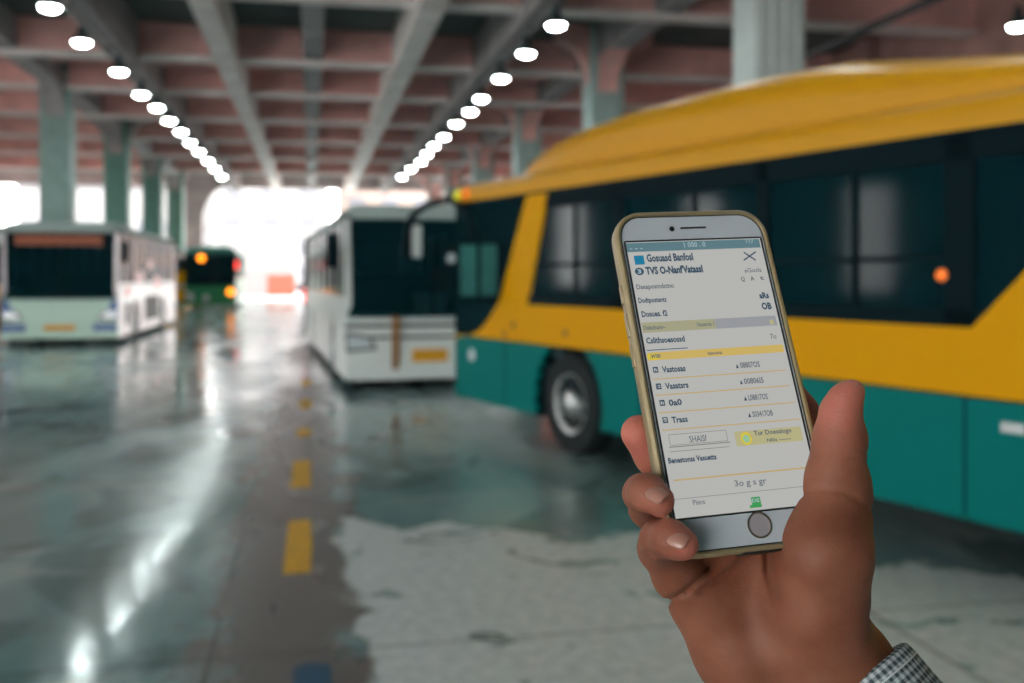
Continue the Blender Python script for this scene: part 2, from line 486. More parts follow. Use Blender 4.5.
for i, (y0, y1) in enumerate([(5.83, 7.08), (8.18, 9.37), (10.75, 11.35), (13.0, 14.0), (15.6, 16.6)]):
    x = -0.075
    def g(v, s): return x + s * 0.078 + random.uniform(-0.008, 0.008)
    flat('floor_marking', [(g(0, -1), y0), (g(0, 1), y0 + .01), (g(0, 1), (y0 + y1) / 2), (g(0, 1), y1), (g(0, -1), y1 - .01), (g(0, -1), (y0 + y1) / 2)], M['line_yellow'],
         label='yellow lane dash on the floor, number %d from the camera' % (i + 1))
flat('floor_marking', [(-0.07, 3.95), (0.08, 3.95), (0.085, 4.42), (0.0, 4.47), (-0.075, 4.42)], M['line_blue'], label='blue painted mark on the floor at the bottom edge')


# ------------------------------------------------------------------ buses
def arc_notch(c, r, z0, n=14):
    """points of a wheel arch (going towards +y) cut into the lower edge z0, wheel centre height .5"""
    pts = []
    zc = 0.48
    a0 = math.asin((z0 - zc) / r)
    for k in range(n + 1):
        a = math.pi - a0 + (2 * a0 - math.pi) * k / n
        pts.append((c + r * math.cos(a), zc + r * math.sin(a)))
    return pts


def wheel(parent, x, y, s, R=0.48, name='wheel'):
    """s=+1 outer face towards +x"""
    w = MB().lathe([(R * 0.62, -0.13), (R * 0.93, -0.14), (R, -0.11), (R, 0.09), (R * 0.95, 0.13), (R * 0.62, 0.135), (R * 0.6, 0.08)], 'x', 40, (0, 0, 0)).build('wheel', M['rubber'], parent, smooth=True)
    w.location = (x, y, R)
    if s < 0: w.rotation_euler = (0, 0, math.pi)
    nb = MB().lathe([(R * 0.58, 0.06), (R * 0.6, 0.125), (R * 0.54, 0.12), (R * 0.48, 0.05), (R * 0.30, 0.06), (R * 0.25, 0.14), (R * 0.12, 0.16), (0.01, 0.165)], 'x', 32)
    for k in range(10):
        a = 2 * math.pi * k / 10
        nb.lathe([(0.02, 0.06), (0.02, 0.10), (0.012, 0.11)], 'x', 8, (0, R * 0.38 * math.cos(a), R * 0.38 * math.sin(a)))
    nb.build('rim', M['chrome'], w, smooth=True)
    return w


def seats(parent, L, Wd, y0, y1, step=0.85, z=1.0):
    proto = None
    y = y0
    while y < y1:
        for x in (-Wd / 2 + 0.5, Wd / 2 - 0.5):
            if proto is None:
                mb = MB().box(-0.42, 0.42, -0.22, 0.22, z - 0.12, z).box(-0.42, 0.42, 0.18, 0.28, z, z + 0.72)
                proto = mb.build('seat', M['seat'], parent, bevel=0.03); o = proto
            else:
                o = proto.copy(); COL.objects.link(o); o.parent = parent
            o.location = (x, y, 0)
        y += step


def frame_matrix(front_centre, heading):
    h = Vector(heading).normalized()
    Yl = -h; Zl = Vector((0, 0, 1)); Xl = Yl.cross(Zl)
    m = Matrix((Xl, Yl, Zl)).transposed().to_4x4()
    m.translation = Vector(front_centre)
    return m


def camdir(x, d): return CR * x + CF * d


# --- yellow and teal coach -------------------------------------------------
YC = Vector((-0.66, 11.6))                     # front left corner in camera ground coordinates
YB = Vector((0.483, -0.875)).normalized()      # towards the rear
YI = Vector((0.875, 0.483)).normalized()       # inwards (to the bus's right)
YW = 2.5


def ys_(px, py, inset=0.0):
    """(distance behind the front, height) of the pixel on the coach's left side"""
    u = (px - PPX) / FPX
    c = YC + YI * inset
    t = (u * c.y - c.x) / (YB.x - u * YB.y)
    d = c.y + t * YB.y
    return t, EYE + (PPY - py) / FPX * d


def yellow_bus():
    fc = YC + YI * (YW / 2)
    loc = camdir(fc.x, fc.y); loc.z = 0
    hd = camdir(-YB.x, -YB.y)
    root = empty('coach', 'yellow and teal coach parked behind the phone, seen from its side', 'bus', frame_matrix(loc, hd), 'parked buses')
    L = 12.0; w = YW / 2
    zb, zs, zw, zt = 0.30, 1.01, 1.40, 2.52
    fw = ys_(566, 420)[0]; rw = 9.2
    # lower teal body
    prof = [(0.02, zb + .1), (0.1, zb)] + arc_notch(fw, 0.60, zb) + arc_notch(rw, 0.60, zb) + [(L - .1, zb), (L, zb + .1), (L, zs), (0, zs)]
    for s in (-1, 1):
        MB().prism(prof, s * (w - 0.06), s * w, 'x').build('side_panel', M['teal'], root, bevel=0.012)
    MB().box(-w + .06, w - .06, 0.9 + 1.0, L - 0.06, 0.55, 0.75).build('chassis', M['dark'], root)
    MB().prism([(-w, zb), (w, zb), (w, 1.0), (-w, 1.0)], 0.0, 0.06, 'y').build('front_bumper', M['teal'], root, bevel=0.02)
    MB().prism([(-w, zb), (w, zb), (w, zt), (-w, zt)], L - 0.06, L, 'y').build('rear_panel', M['yellow'], root, bevel=0.02)
    # panel joints and small fittings on the lower side
    pj = MB()
    for px in (505, 640, 965):
        s = ys_(px, 400)[0]
        pj.box(w - .004, w + .003, s - 0.008, s + 0.008, zb + 0.02, zw if px > 900 else zs)
    pj.box(w - .004, w + .004, 0.3, L, zs - 0.008, zs + 0.006)
    pj.build('panel_gap', M['dark'], root)
    # belt
    a = [ys_(x, y) for x, y in ((455.5, 338), (470, 335), (480, 330), (489, 319), (499, 302))]
    rear = [ys_(x, y) for x, y in ((972, 329), (1024, 274))]
    rs = rear[0][0]
    sl = (rear[1][1] - rear[0][1]) / (rear[1][0] - rear[0][0])
    rtop = rs + (zt - zw) / sl
    belt = [(0.0, zs)] + a + [(a[-1][0] + 0.02, zw), (rs, zw)] + [(rtop, zt), (L, zt), (L, zs)]
    pil = [ys_(499, 302), ys_(528, 191), ys_(548, 187), ys_(527, 306)]
    pil = [(pil[0][0], pil[0][1] - .02), (pil[1][0], zt + .02), (pil[2][0], zt + .02), (pil[3][0], zw - .02)]
    for s in (-1, 1):
        MB().prism(belt, s * (w - 0.05), s * (w + 0.004), 'x').build('belt_panel', M['yellow'], root)
        MB().prism(pil, s * (w - 0.05), s * (w + 0.008), 'x').build('window_post', M['yellow'], root)
        # driver's glass
        dg = [(0.0, a[0][1] - .0)] + a[1:] + [pil[1], (0.0, zt)]
        MB().prism(dg, s * (w - 0.03), s * (w - 0.005), 'x').build('driver_window', M['glass_dark'], root)
        # long window band, dark frames with panes
        edges = [ys_(x, 250)[0] for x in (536, 612, 622, 756, 768, 944, 974)]
        x0 = pil[3][0]
        fr = MB()
        fr.box(s * (w - 0.05), s * (w - 0.002), pil[2][0] - 0.05, rtop, zt - 0.16, zt)
        fr.prism([(x0, zw), (rs, zw), (rs + 0.06 / sl, zw + 0.10), (x0 + .02, zw + 0.10)], s * (w - 0.05), s * (w - 0.002), 'x')
        posts = [(edges[1], edges[2]), (edges[3], edges[4]), (edges[5], edges[6])]
        for p0, p1 in posts: fr.box(s * (w - 0.05), s * (w - 0.002), p0, p1, zw, zt)
        mids = [ys_(x, 250)[0] for x in (574, 693, 853)]
        for mx in mids: fr.box(s * (w - 0.05), s * (w - 0.008), mx - 0.025, mx + 0.025, zw, zt)
        for p0, p1 in ((x0, edges[1]), (edges[2], edges[3]), (edges[4], edges[5])):
            fr.box(s * (w - 0.05), s * (w - 0.008), p0, p1, 1.78, 1.815)
        fr.build('window_frame', M['dark'], root)
        panes = [([(x0, zw), (edges[1], zw), (edges[1], zt), (pil[2][0], zt)]), ([(edges[2], zw), (edges[3], zw), (edges[3], zt), (edges[2], zt)]),
                 ([(edges[4], zw), (edges[5], zw), (edges[5], zt), (edges[4], zt)]), ([(edges[6], zw), (rs + .02, zw), (rtop, zt), (edges[6], zt)])]
        for q in panes:
            MB().prism(q, s * (w - 0.03), s * (w - 0.022), 'x').build('window_pane', M['glass'], root)
        # curtains gathered inside
        for c0, c1 in ((548, 562), (580, 600), (645, 662), (700, 722), (784, 806), (868, 892), (905, 925), (990, 1010)):
            s0, s1 = ys_(c0, 250)[0], ys_(c1, 250)[0]
            if s < 0: s0 += .15; s1 += .15
            n = 10; pts = []
            for k in range(n + 1): pts.append((s0 + (s1 - s0) * k / n, 0.018 * (k % 2)))
            cm = MB()
            vs = [(s * (w - 0.10 - o), y, z) for (y, o) in pts for z in (1.62, zt - 0.06)]
            cm.add(vs, [(2 * k, 2 * k + 2, 2 * k + 3, 2 * k + 1) for k in range(n)])
            cm.build('curtain', M['skin_int'], root)
    # small orange side light in the rear window post, round badges on the belt
    s, z = ys_(942, 275); MB().lathe([(0.035, -0.01), (0.035, 0.01), (0.02, 0.02)], 'x', 16, (w, s, z)).build('side_light', M['orange_dim'], root)
    for px, py in ((566, 333), (505, 334), (514, 325)):
        s, z = ys_(px, py); MB().lathe([(0.035, -0.01), (0.035, 0.012), (0.02, 0.016)], 'x', 16, (w, s, z)).build('badge', M['brown'], root)
    s, z = ys_(472, 355); MB().lathe([(0.07, -0.02), (0.07, 0.01), (0.03, 0.03)], 'x', 20, (w, s, z)).build('side_lamp', M['head_lamp'], root, smooth=True)
    s, z = ys_(1014, 428); MB().box(w - .01, w + .02, s - .07, s + .07, z - .03, z + .03).build('hatch_handle', M['chrome'], root, bevel=0.006)
    # windscreen
    MB().box(-w + .02, w - .02, 0.02, 0.03, 1.0, zt).build('windscreen', M['glass_dark'], root)
    MB().box(-w + .1, w - .1, 0.3, 0.9, 0.95, 1.15).build('dashboard', M['dark'], root, bevel=.05)
    MB().box(-w + .06, w - .06, 0.06, L - .06, 0.76, 0.80).build('cabin_floor', M['dark'], root)
    # roof
    rp = [(-w - .004, zt), (-w - .004, zt + 0.10), (-w + .03, zt + .17), (-w + .16, zt + .23), (0, zt + .27), (w - .16, zt + .23), (w - .03, zt + .17), (w + .004, zt + .10), (w + .004, zt)]
    MB().prism(rp, -0.03, L, 'y').build('roof', M['yellow_roof'], root, smooth=True)
    # roof pod lofted along the roof
    secs = [(0.80, 0.03, 0.78), (0.88, 0.16, 0.86), (1.1, 0.30, 0.93), (1.5, 0.42, 0.98), (2.1, 0.52, 1.01), (3.0, 0.58, 1.03), (4.6, 0.59, 1.04), (5.4, 0.55, 1.04), (6.2, 0.42, 1.04), (7.0, 0.30, 1.04), (8.2, 0.26, 1.03), (11.2, 0.24, 1.0), (11.7, 0.1, 0.9)]
    vs = []; n = 21
    for y, h, hw in secs:
        for k in range(n):
            a = math.pi * k / (n - 1)
            c, sn = math.cos(a), math.sin(a)
            vs.append((hw * math.copysign(abs(c) ** 0.5, c), y + (1 - abs(c)) * 0.0, zt + 0.18 + h * abs(sn) ** 0.5))
    fs = [(i * n + k, i * n + k + 1, (i + 1) * n + k + 1, (i + 1) * n + k) for i in range(len(secs) - 1) for k in range(n - 1)]
    fs += [tuple(range(n - 1, -1, -1)), tuple((len(secs) - 1) * n + k for k in range(n))]
    MB().add(vs, fs).build('roof_pod', M['yellow_roof'], root, smooth=True)
    rl = MB()
    rl.box(w - .02, w + .012, -0.03, L, zt - .015, zt + .01).box(-w - .012, -w + .02, -0.03, L, zt - .015, zt + .01)
    rl.build('gutter', M['dark'], root)
    # marker lamps at the front of the roof edge
    MB().lathe([(0.07, -0.03), (0.07, 0.05), (0.03, 0.08)], 'x', 16, (w - .05, 0.06, zt + .09)).build('marker_lamp', M['lime_lamp'], root, smooth=True)
    MB().lathe([(0.055, -0.03), (0.055, 0.03), (0.03, 0.05)], 'x', 16, (w - .01, 0.30, zt + .10)).build('marker_lamp', M['orange_dim'], root, smooth=True)
    # wheels
    for y in (fw, rw):
        for s in (-1, 1):
            wheel(root, s * (w - 0.17), y, s)
            ar = MB().lathe([(0.60, -0.02), (0.60, 0.0), (0.565, 0.012), (0.56, -0.02)], 'x', 40, (0, 0, 0))
            ar.v = [(vx, vy, max(vz, zb - 0.48)) for vx, vy, vz in ar.v]
            wl = MB().lathe([(0.585, -0.5), (0.60, 0.0)], 'x', 32); 
            wl.f = wl.f[:-2]
            wl.v = [(vx, vy, max(vz, -0.18)) for vx, vy, vz in wl.v]
            wo = wl.build('wheel_arch', M['dark'], root); wo.location = (s * (w - 0.01), y, 0.48)
            if s < 0: wo.rotation_euler = (0, 0, math.pi)
    # left mirror hanging beside the driver's window, mirror face towards the rear
    arm = [(w - .05, 0.0, zt + .02), (w + .12, 0.15, zt + .03), (w + .24, 0.5, zt - .03), (w + .28, .95, zt - .22), (w + .27, 1.1, zt - .5)]
    m_ = MB().tube(arm, 0.032, 10).build('mirror_arm', M['dark'], root, smooth=True)
    mh = MB().box(-.215, .215, -.05, .05, -.31, .31).build('mirror_head', M['dark'], m_, bevel=0.03)
    mh.location = (w + .255, 1.1, 1.75); mh.rotation_euler = (0, 0, math.radians(-25))
    for a0, a1 in ((-.19, -.02), (.02, .19)):
        MB().box(a0, a1, .045, .058, -.27, .27).build('mirror_glass', M['mirror'], mh)
    # long arm reaching ahead of the windscreen
    f = [(w - .1, 0.0, zt + .04), (w - .05, -0.35, zt + .08), (w, -0.85, zt + .04), (w + .04, -1.18, zt - .08), (w + .05, -1.3, zt - .25), (w + .05, -1.32, zt - .62)]
    m2 = MB().tube(f, [.04, .045, .045, .045, .05, .06], 10).build('front_mirror_arm', M['dark'], root, smooth=True)
    MB().box(w - .16, w - .02, -1.36, -1.30, zt - .60, zt - .18).build('front_mirror_glass', M['white'], m2, bevel=0.02)
    seats(root, L, YW, 2.0, 10.8)
    return root


yellow_bus()


# --- buses seen from the front --------------------------------------------
def plain_bus(name, label, corner, ext, heading, L, Wd, H, body, roofm, lower, opts, group='parked buses', near=False):
    """corner: world ground point of the visible front corner; ext=+1 when it is the bus's left side"""
    h = Vector(heading).normalized()
    Xl = (-h).cross(Vector((0, 0, 1)))
    c = Vector(corner) - Xl * (ext * Wd / 2); c.z = 0
    root = empty(name, label, 'bus', frame_matrix(c, h), group)
    w = Wd / 2; zb = opts.get('zb', 0.16); k = H / 2.9
    zs = opts.get('zs', 1.15 * k); zt = opts.get('zt', 2.62 * k); zsw = opts.get('zsw', 1.45 * k)
    fw, rw = 2.5, L - 3.2
    prof = [(0.05, zb)] + arc_notch(fw, 0.58, zb) + arc_notch(rw, 0.58, zb) + [(L - .05, zb), (L, zb + .1), (L, zsw), (0.0, zsw)]
    for s in (-1, 1):
        MB().prism(prof, s * (w - 0.06), s * w, 'x').build('side_panel', body, root)
        n = int((L - 1.5) / 1.55)
        for y0, y1 in [(0, .10)] + [(0.9 + i * 1.55, 1.0 + i * 1.55) for i in range(n + 1)] + [(L - .3, L)]:
            MB().box(s * (w - .05), s * (w - .004), y0, y1, zsw, zt).build('window_post', opts.get('post', M['dark']), root)
        MB().box(s * (w - .03), s * (w - .02), 0.05, L - .2, zsw, zt).build('side_window', M['glass'], root)
        for y in (fw, rw): wheel(root, s * (w - .16), y, s)
    # front: lower panel, bumper, windscreen, header
    fp = [(-w, zb + .28), (w, zb + .28), (w, zs), (-w, zs)]
    MB().prism(fp, -0.02, 0.06, 'y').build('front_panel', opts.get('front', body), root, bevel=0.02)
    MB().prism([(-w - .01, zb), (w + .01, zb), (w + .02, zb + .30), (-w - .02, zb + .30)], -0.10, 0.06, 'y').build('front_bumper', lower, root, bevel=0.03)
    # curved windscreen
    n = 16; vs = []
    for i in range(n + 1):
        x = -w + .04 + (2 * w - .08) * i / n
        b = 0.10 * (1 - (x / w) ** 2) + .02
        vs += [(x, -b, zs), (x, -b + 0.12, zt)]
    ws = MB().add(vs, [(2 * i, 2 * i + 2, 2 * i + 3, 2 * i + 1) for i in range(n)]).build('windscreen', M['glass_dark'], root, smooth=True)
    fr = MB()
    for s in (-1, 1): fr.prism([(s * (w - .10), zs), (s * w, zs), (s * w, zt), (s * (w - .07), zt)], -0.02, 0.08, 'y')
    fr.box(-w, w, 0.10, 0.14, zs, zs + .04)
    fr.build('front_post', opts.get('fpost', body), root)
    MB().box(-.02, .02, -0.13, -0.10, zs, zt - .4).build('windscreen_divider', M['dark'], root)
    wp = MB()
    for s in (-1, 1): wp.tube([(s * .15, -0.14, zs + .02), (s * .6, -0.15, zs + .45)], 0.012, 6)
    wp.build('wiper', M['dark'], root)
    MB().box(-w + .1, w - .1, 0.15, 0.8, zs - .25, zs - .02).build('dashboard', M['dark'], root, bevel=.03)
    # rear and roof
    MB().box(-w, w, L - .06, L, zb, zt).build('rear_panel', body, root, bevel=.02)
    rp = [(-w, zt), (-w, zt + .06), (-w + .06, zt + .2 * k), (-w + .3, H), (w - .3, H), (w - .06, zt + .2 * k), (w, zt + .06), (w, zt)]
    MB().prism(rp, 0.0, L, 'y').build('roof', roofm, root, bevel=0.05)
    MB().box(-.75, .75, 3.0, 5.4, H - .02, H + .16).build('roof_unit', roofm, root, bevel=0.05)
    MB().box(-w + .06, w - .06, 0.2, L - .08, .78, .82).build('cabin_floor', M['dark'], root)
    seats(root, L, Wd, 1.8, L - 1, 1.1)
    for s in (-1, 1):
        zz = zb + .28 + (zs - zb - .28) * .42
        MB().prism([(s * (w - .47), zz - .10), (s * (w - .02), zz - .14), (s * (w - .01), zz + .16), (s * (w - .36), zz + .09)], -0.035, 0.0, 'y').build('headlight_bezel', M['dark'], root)
        MB().prism([(s * (w - .42), zz - .07), (s * (w - .04), zz - .10), (s * (w - .03), zz + .12), (s * (w - .34), zz + .06)], -0.05, 0.0, 'y').build('headlight', M['head_lamp'], root, bevel=0.015)
        f = [(s * (w - .05), -0.02, zt + .05), (s * (w + .12), -0.2, zt + .02), (s * (w + .2), -0.25, zt - .25)]
        m_ = MB().tube(f, 0.03, 8).build('mirror_arm', M['dark'], root, smooth=True)
        MB().box(s * (w + .11), s * (w + .29), -0.31, -0.2, zt - .72, zt - .22).build('mirror_head', M['dark'], m_, bevel=.03)
    return root, w, zs, zt


# white bus in the middle
cc = W(345, 0, 14.6); cc.z = 0
hm = -camdir(-2.95, 11.4)
rt, w, zs, zt = plain_bus('bus', 'white bus parked nose-on just beyond the front of the yellow coach', cc, -1, hm, 11.6, 2.55, 2.74, M['white'], M['beam_teal'], M['white'],
                          dict(zs=1.08, zt=2.52, post=M['white']))
MB().box(-w - .002, w + .002, -0.035, -0.015, 0.93, 0.98).build('front_trim', M['dark'], rt)
MB().box(-w - .002, w + .002, -0.035, -0.015, 0.76, 0.80).build('front_trim', M['dark'], rt)
MB().box(-.30, .22, -0.125, -0.10, 0.42, 0.60).build('number_plate', M['plate'], rt, bevel=.005)
MB().box(-.60, -.50, -0.13, -0.10, 0.32, 1.1).build('strap', M['brown'], rt)
MB().box(-.28, .20, -.07, -.065, zs + .05, zs + .36).build('windscreen_card', M['paper'], rt)
MB().box(.12, .40, .35, .5, zs + .2, zs + .75).build('cab_curtain', M['vest'], rt, bevel=.05)
MB().lathe([(.07, -.02), (.07, .0), (.03, .01)], 'y', 16, (.28, -.1, 1.95)).build('sticker', M['paper'], rt)

MB().box(-w - .03, -w + .02, 11.1, 11.66, .14, 2.7).build('rear_trim', M['dark'], rt)
MB().box(-w - .05, -w - .02, 11.3, 11.6, 1.0, 1.35).build('tail_lamp', M['red_lamp'], rt)

# white and green bus on the left
cc = W(118, 0, 24.4); cc.z = 0
rt, w, zs, zt = plain_bus('bus', 'white and pale green bus parked nose-on at the left', cc, 1, (0, -1, 0), 10.6, 2.62, 2.98, M['pink_white'], M['beam_teal'], M['cream_green'],
                          dict(zs=1.12, zt=2.72, front=M['cream_green'], post=M['pink_white']))
MB().box(-w + .3, w - .35, -0.06, -0.02, zt - .30, zt - .06).build('destination_board', M['led_board'], rt)
for s in (-1, 1):
    MB().box(s * (w - .55), s * (w - .01), -.125, -.1, .34, .52).build('bumper_corner', M['blue'], rt, bevel=.02)
    MB().prism([(s * (w - .30), .72), (s * w, .62), (s * w, 1.1), (s * (w - .12), 1.1)], -.045, -.02, 'y').build('corner_flash', M['blue'], rt)
MB().box(-.35, .35, -.12, -.1, .36, .50).build('number_plate', M['plate'], rt)
for y, z, q, hh in ((0.9, 1.15, .8, .25), (2.4, 1.5, 1.3, .3), (4.6, 1.9, .8, .25), (5.8, 1.35, 1.2, .3)):
    MB().box(w - .002, w + .004, y, y + q, z, z + hh).build('side_print', M['red_print'], rt)
MB().box(w - .002, w + .006, 1.0, 1.6, .45, 1.0).build('lower_side_panel', M['dark'], rt)
MB().box(w - .002, w + .006, 4.0, 6.6, .4, 1.1).build('lower_side_panel', M['dark'], rt)

# yellow bus at the left edge
cc = W(-8, 0, 24.6); cc.z = 0
rt, w, zs, zt = plain_bus('bus', 'yellow and teal bus cut by the left edge, beside the white and green bus', cc, 1, (0, -1, 0), 10.6, 2.55, 2.9, M['yellow'], M['white'], M['teal'],
                          dict(zs=1.3, zt=2.5, front=M['teal'], post=M['yellow'], fpost=M['yellow']))

# green bus in the distance
cc = W(236, 0, 51); cc.z = 0
rt, w, zs, zt = plain_bus('bus', 'green bus with lit orange lamps driving in the distance', cc, 1, (0.02, -1, 0), 9.5, 2.5, 3.1, M['green'], M['teal_roof'], M['green'],
                          dict(zs=1.15, zt=2.8, front=M['green'], post=M['green'], fpost=M['dark']), group='buses in the distance')
for x, z, r, m in ((-.43, 2.55, .17, 'orange_lamp'), (1.0, .85, .17, 'orange_lamp')):
    MB().lathe([(r, -.01), (r, .05), (r * .5, .08)], 'y', 20, (x, -.22, z)).build('lamp', M[m], rt, smooth=True)
MB().box(w + .0, w + .10, -.2, -.1, 2.0, 2.4).build('lamp', M['red_lamp'], rt, bevel=.03)
for s in (-.95, -.2):
    MB().lathe([(.16, -.02), (.16, .02), (.1, .05)], 'y', 16, (s, -.14, .55)).build('fog_lamp', M['paper'], rt)

# amber bus behind the green one
cc = W(186, 0, 58); cc.z = 0
plain_bus('bus', 'amber bus half hidden between the green bus and the white side of another', cc, 1, (0, -1, 0), 9.5, 2.5, 3.0, M['yellow'], M['beam_light'], M['yellow'],
          dict(zs=1.9, zsw=1.9, zt=2.6, front=M['yellow'], post=M['yellow'], fpost=M['yellow']), group='buses in the distance')


# ------------------------------------------------------------------ outside, beyond the open end
def building(label, x0, x1, y0, y1, h, m, rows, cols):
    t = empty('building', label, 'building', Matrix.Translation(((x0 + x1) / 2, y0, 0)), 'buildings beyond the hall')
    cx = (x0 + x1) / 2
    MB().box(x0 - cx, x1 - cx, 0, y1 - y0, 0, h).build('wall', m, t)
    MB().box(x0 - cx - .3, x1 - cx + .3, -.3, y1 - y0, h, h + .4).build('roof_edge', M['out_grey'], t)
    wx = (x1 - x0) / cols
    for r in range(rows):
        for c in range(cols):
            MB().box(x0 - cx + wx * (c + .25), x0 - cx + wx * (c + .75), -.06, .0, 1.2 + r * 3.2, 2.9 + r * 3.2).build('window', M['out_grey'], t)
    return t


building('pale building far beyond the hall, left part of the opening', -40, -14, 150, 165, 14, M['out_white'], 3, 7)
building('grey and white building far beyond the hall, centre of the opening', -12, 2, 130, 145, 22, M['out_white'], 5, 3)
building('warm white building far beyond the hall, right part of the opening', 4, 22, 140, 155, 17, M['out_warm'], 4, 4)
t = empty('kiosk', 'white kiosk with an orange base outside the hall', 'kiosk', Matrix.Translation((-4.3, 84, 0)))
MB().box(-3.0, 3.0, 0, 3, 1.7, 4.4).build('wall', M['out_white'], t, bevel=.05)
MB().box(-3.0, 0.8, 0, 3, 0, 1.7).build('base', M['out_white'], t)
MB().box(.8, 3.0, -.05, 3, 0, 1.7).build('orange_panel', M['out_orange'], t)


def car(label, x, y, m):
    t = empty('car', label, 'car', Matrix.Translation((x, y, 0)), 'cars outside the hall')
    MB().prism([(-2.1, .3), (2.1, .3), (2.15, .75), (1.9, .9), (1.1, .95), (.6, 1.42), (-1.0, 1.45), (-1.6, .98), (-2.1, .9)], -.85, .85, 'y').build('body', m, t, bevel=.06)
    MB().prism([(1.0, .97), (.55, 1.36), (-.95, 1.39), (-1.45, 1.0)], -.87, .87, 'y').build('window', M['dark'], t)
    for a in (-1.3, 1.3):
        for b in (-.8, .8): MB().lathe([(.31, -.1), (.31, .1), (.1, .11)], 'y', 20, (a, b, .31)).build('wheel', M['rubber'], t)


car('grey car outside, right of the white kiosk', 0.6, 90, M['out_grey'])


# ------------------------------------------------------------------ phone
PX_ = Vector((0.969, 0.0393, -0.2437)).normalized()     # phone axes in camera space (right, up, back)
PY_ = Vector((-0.1264, 0.9275, -0.352)); PY_ = (PY_ - PX_ * PY_.dot(PX_)).normalized()
PZ_ = PX_.cross(PY_)
PT = Vector((0.08207, -0.03706, -0.39394))
SW, SH = 0.060, 0.1107


def cam2w(p): return cw(p[0], p[1], -p[2])


CM = Matrix((CR, CU, -CF)).transposed().to_4x4(); CM.translation = CAM
PM = Matrix((PX_, PY_, PZ_)).transposed().to_4x4(); PM.translation = PT


def sp(px, py):
    """local (x, y) on the screen plane at this pixel"""
    r = Vector(((px - PPX) / FPX, (PPY - py) / FPX, -1))
    t = PT.dot(PZ_) / r.dot(PZ_)
    q = r * t - PT
    return q.dot(PX_), q.dot(PY_)


def rrect(x0, x1, y0, y1, r, n=10):
    pts = []
    for cx, cy, a0 in ((x1 - r, y1 - r, 0), (x0 + r, y1 - r, 90), (x0 + r, y0 + r, 180), (x1 - r, y0 + r, 270)):
        for k in range(n + 1):
            a = math.radians(a0 + 90 * k / n)
            pts.append((cx + r * math.cos(a), cy + r * math.sin(a)))
    return pts


def ring(prof, gx, gy0, gy1, r, close=True):
    """sweep a (offset, z) profile round a rounded rectangle"""
    mb = MB(); cols = []
    for off, z in prof:
        pts = rrect(-gx - off, gx + off, gy0 - off, gy1 + off, r + off)
        cols.append([(x, y, z) for x, y in pts])
    n = len(cols[0]); vs = [p for c in cols for p in c]; m = len(prof)
    fs = []
    for i in range(m if close else m - 1):
        j = (i + 1) % m
        for k in range(n): fs.append((i * n + k, i * n + (k + 1) % n, j * n + (k + 1) % n, j * n + k))
    return mb.add(vs, fs)


P = {}
P['case'] = mat('gold_beige_case', (0.40, 0.31, 0.17), 0.36, metal=0.35, coat=0.2)
P['face'] = mat('white_phone_face', (0.58, 0.62, 0.67), 0.12, spec=0.6)
P['gap'] = mat('dark_seam', (0.01, 0.012, 0.012), 0.4)
P['steel'] = mat('button_ring_metal', (0.45, 0.33, 0.24), 0.3, metal=0.9)
P['btn'] = mat('button_face', (0.40, 0.36, 0.38), 0.15)


def scr(name, col, s=1.0):
    return mat(name, (0.02, 0.02, 0.02), 0.16, emit=col, es=s * 0.50, spec=0.3)


P['scr'] = scr('lit_screen', (0.46, 0.46, 0.44))
P['bar'] = scr('screen_status_bar', (0.10, 0.19, 0.22))
P['grey'] = scr('screen_grey_band', (0.30, 0.31, 0.33))
P['khaki'] = scr('screen_khaki_band', (0.36, 0.35, 0.22))
P['gold'] = scr('screen_gold_band', (0.58, 0.42, 0.12))
P['lemon'] = scr('screen_yellow_tag', (0.66, 0.52, 0.04))
P['pale'] = scr('screen_pale_yellow', (0.45, 0.42, 0.22))
P['line'] = scr('screen_gold_line', (0.50, 0.36, 0.15))
P['gline'] = scr('screen_grey_line', (0.20, 0.20, 0.19))
P['ink'] = scr('screen_dark_ink', (0.025, 0.06, 0.10))
P['ink2'] = scr('screen_grey_ink', (0.12, 0.14, 0.16))
P['blue'] = scr('screen_blue_square', (0.01, 0.18, 0.32))
P['lite'] = scr('screen_pale_ink', (0.35, 0.45, 0.47))
P['green'] = scr('screen_green_icon', (0.04, 0.30, 0.08))
P['lgreen'] = scr('screen_pale_green', (0.30, 0.52, 0.30))

phone = empty('smartphone', 'white smartphone in a gold-beige case held upright, screen lit', 'smartphone', CM @ PM)
GX = 0.0314; GY1 = SH / 2 + 0.0108; GY0 = -SH / 2 - 0.0122; GR = 0.0095
MB().prism(rrect(-GX, GX, GY0, GY1, GR), -0.0068, 0.0, 'z').build('front_glass', P['face'], phone)
ring([(0.0, -0.001), (0.0, 0.0003), (0.0004, 0.0003), (0.0004, -0.001)], GX, GY0, GY1, GR).build('seam', P['gap'], phone)
case = ring([(0.0004, -0.006), (0.0004, 0.0005), (0.0008, 0.0011), (0.0016, 0.0012), (0.0022, 0.0007), (0.0025, -0.0006), (0.0026, -0.003), (0.0023, -0.0056), (0.0015, -0.0076), (0.0004, -0.0086), (-0.004, -0.0090), (-0.004, -0.0069)], GX, GY0, GY1, GR).build('case', P['case'], phone, smooth=True)
MB().prism(rrect(-GX + .003, GX - .003, GY0 + .003, GY1 - .003, GR - .003), -0.0090, -0.0069, 'z').build('case_back', P['case'], case)
for y0, y1 in ((0.030, 0.038), (0.016, 0.026), (0.0035, 0.0135)):
    MB().box(-GX - 0.0031, -GX - 0.0021, y0, y1, -0.0048, -0.0020).build('side_button', P['case'], case, bevel=0.0006)
xb0 = sp(743, 548)[0]
MB().box(xb0, GX - 0.008, GY0 - 0.0032, GY0 - 0.002, -0.0070, -0.0002).build('bottom_dark_strip', P['gap'], case, bevel=0.0004)  # dark strip along the right part of the case's bottom edge
hb = sp(759.5, 525)
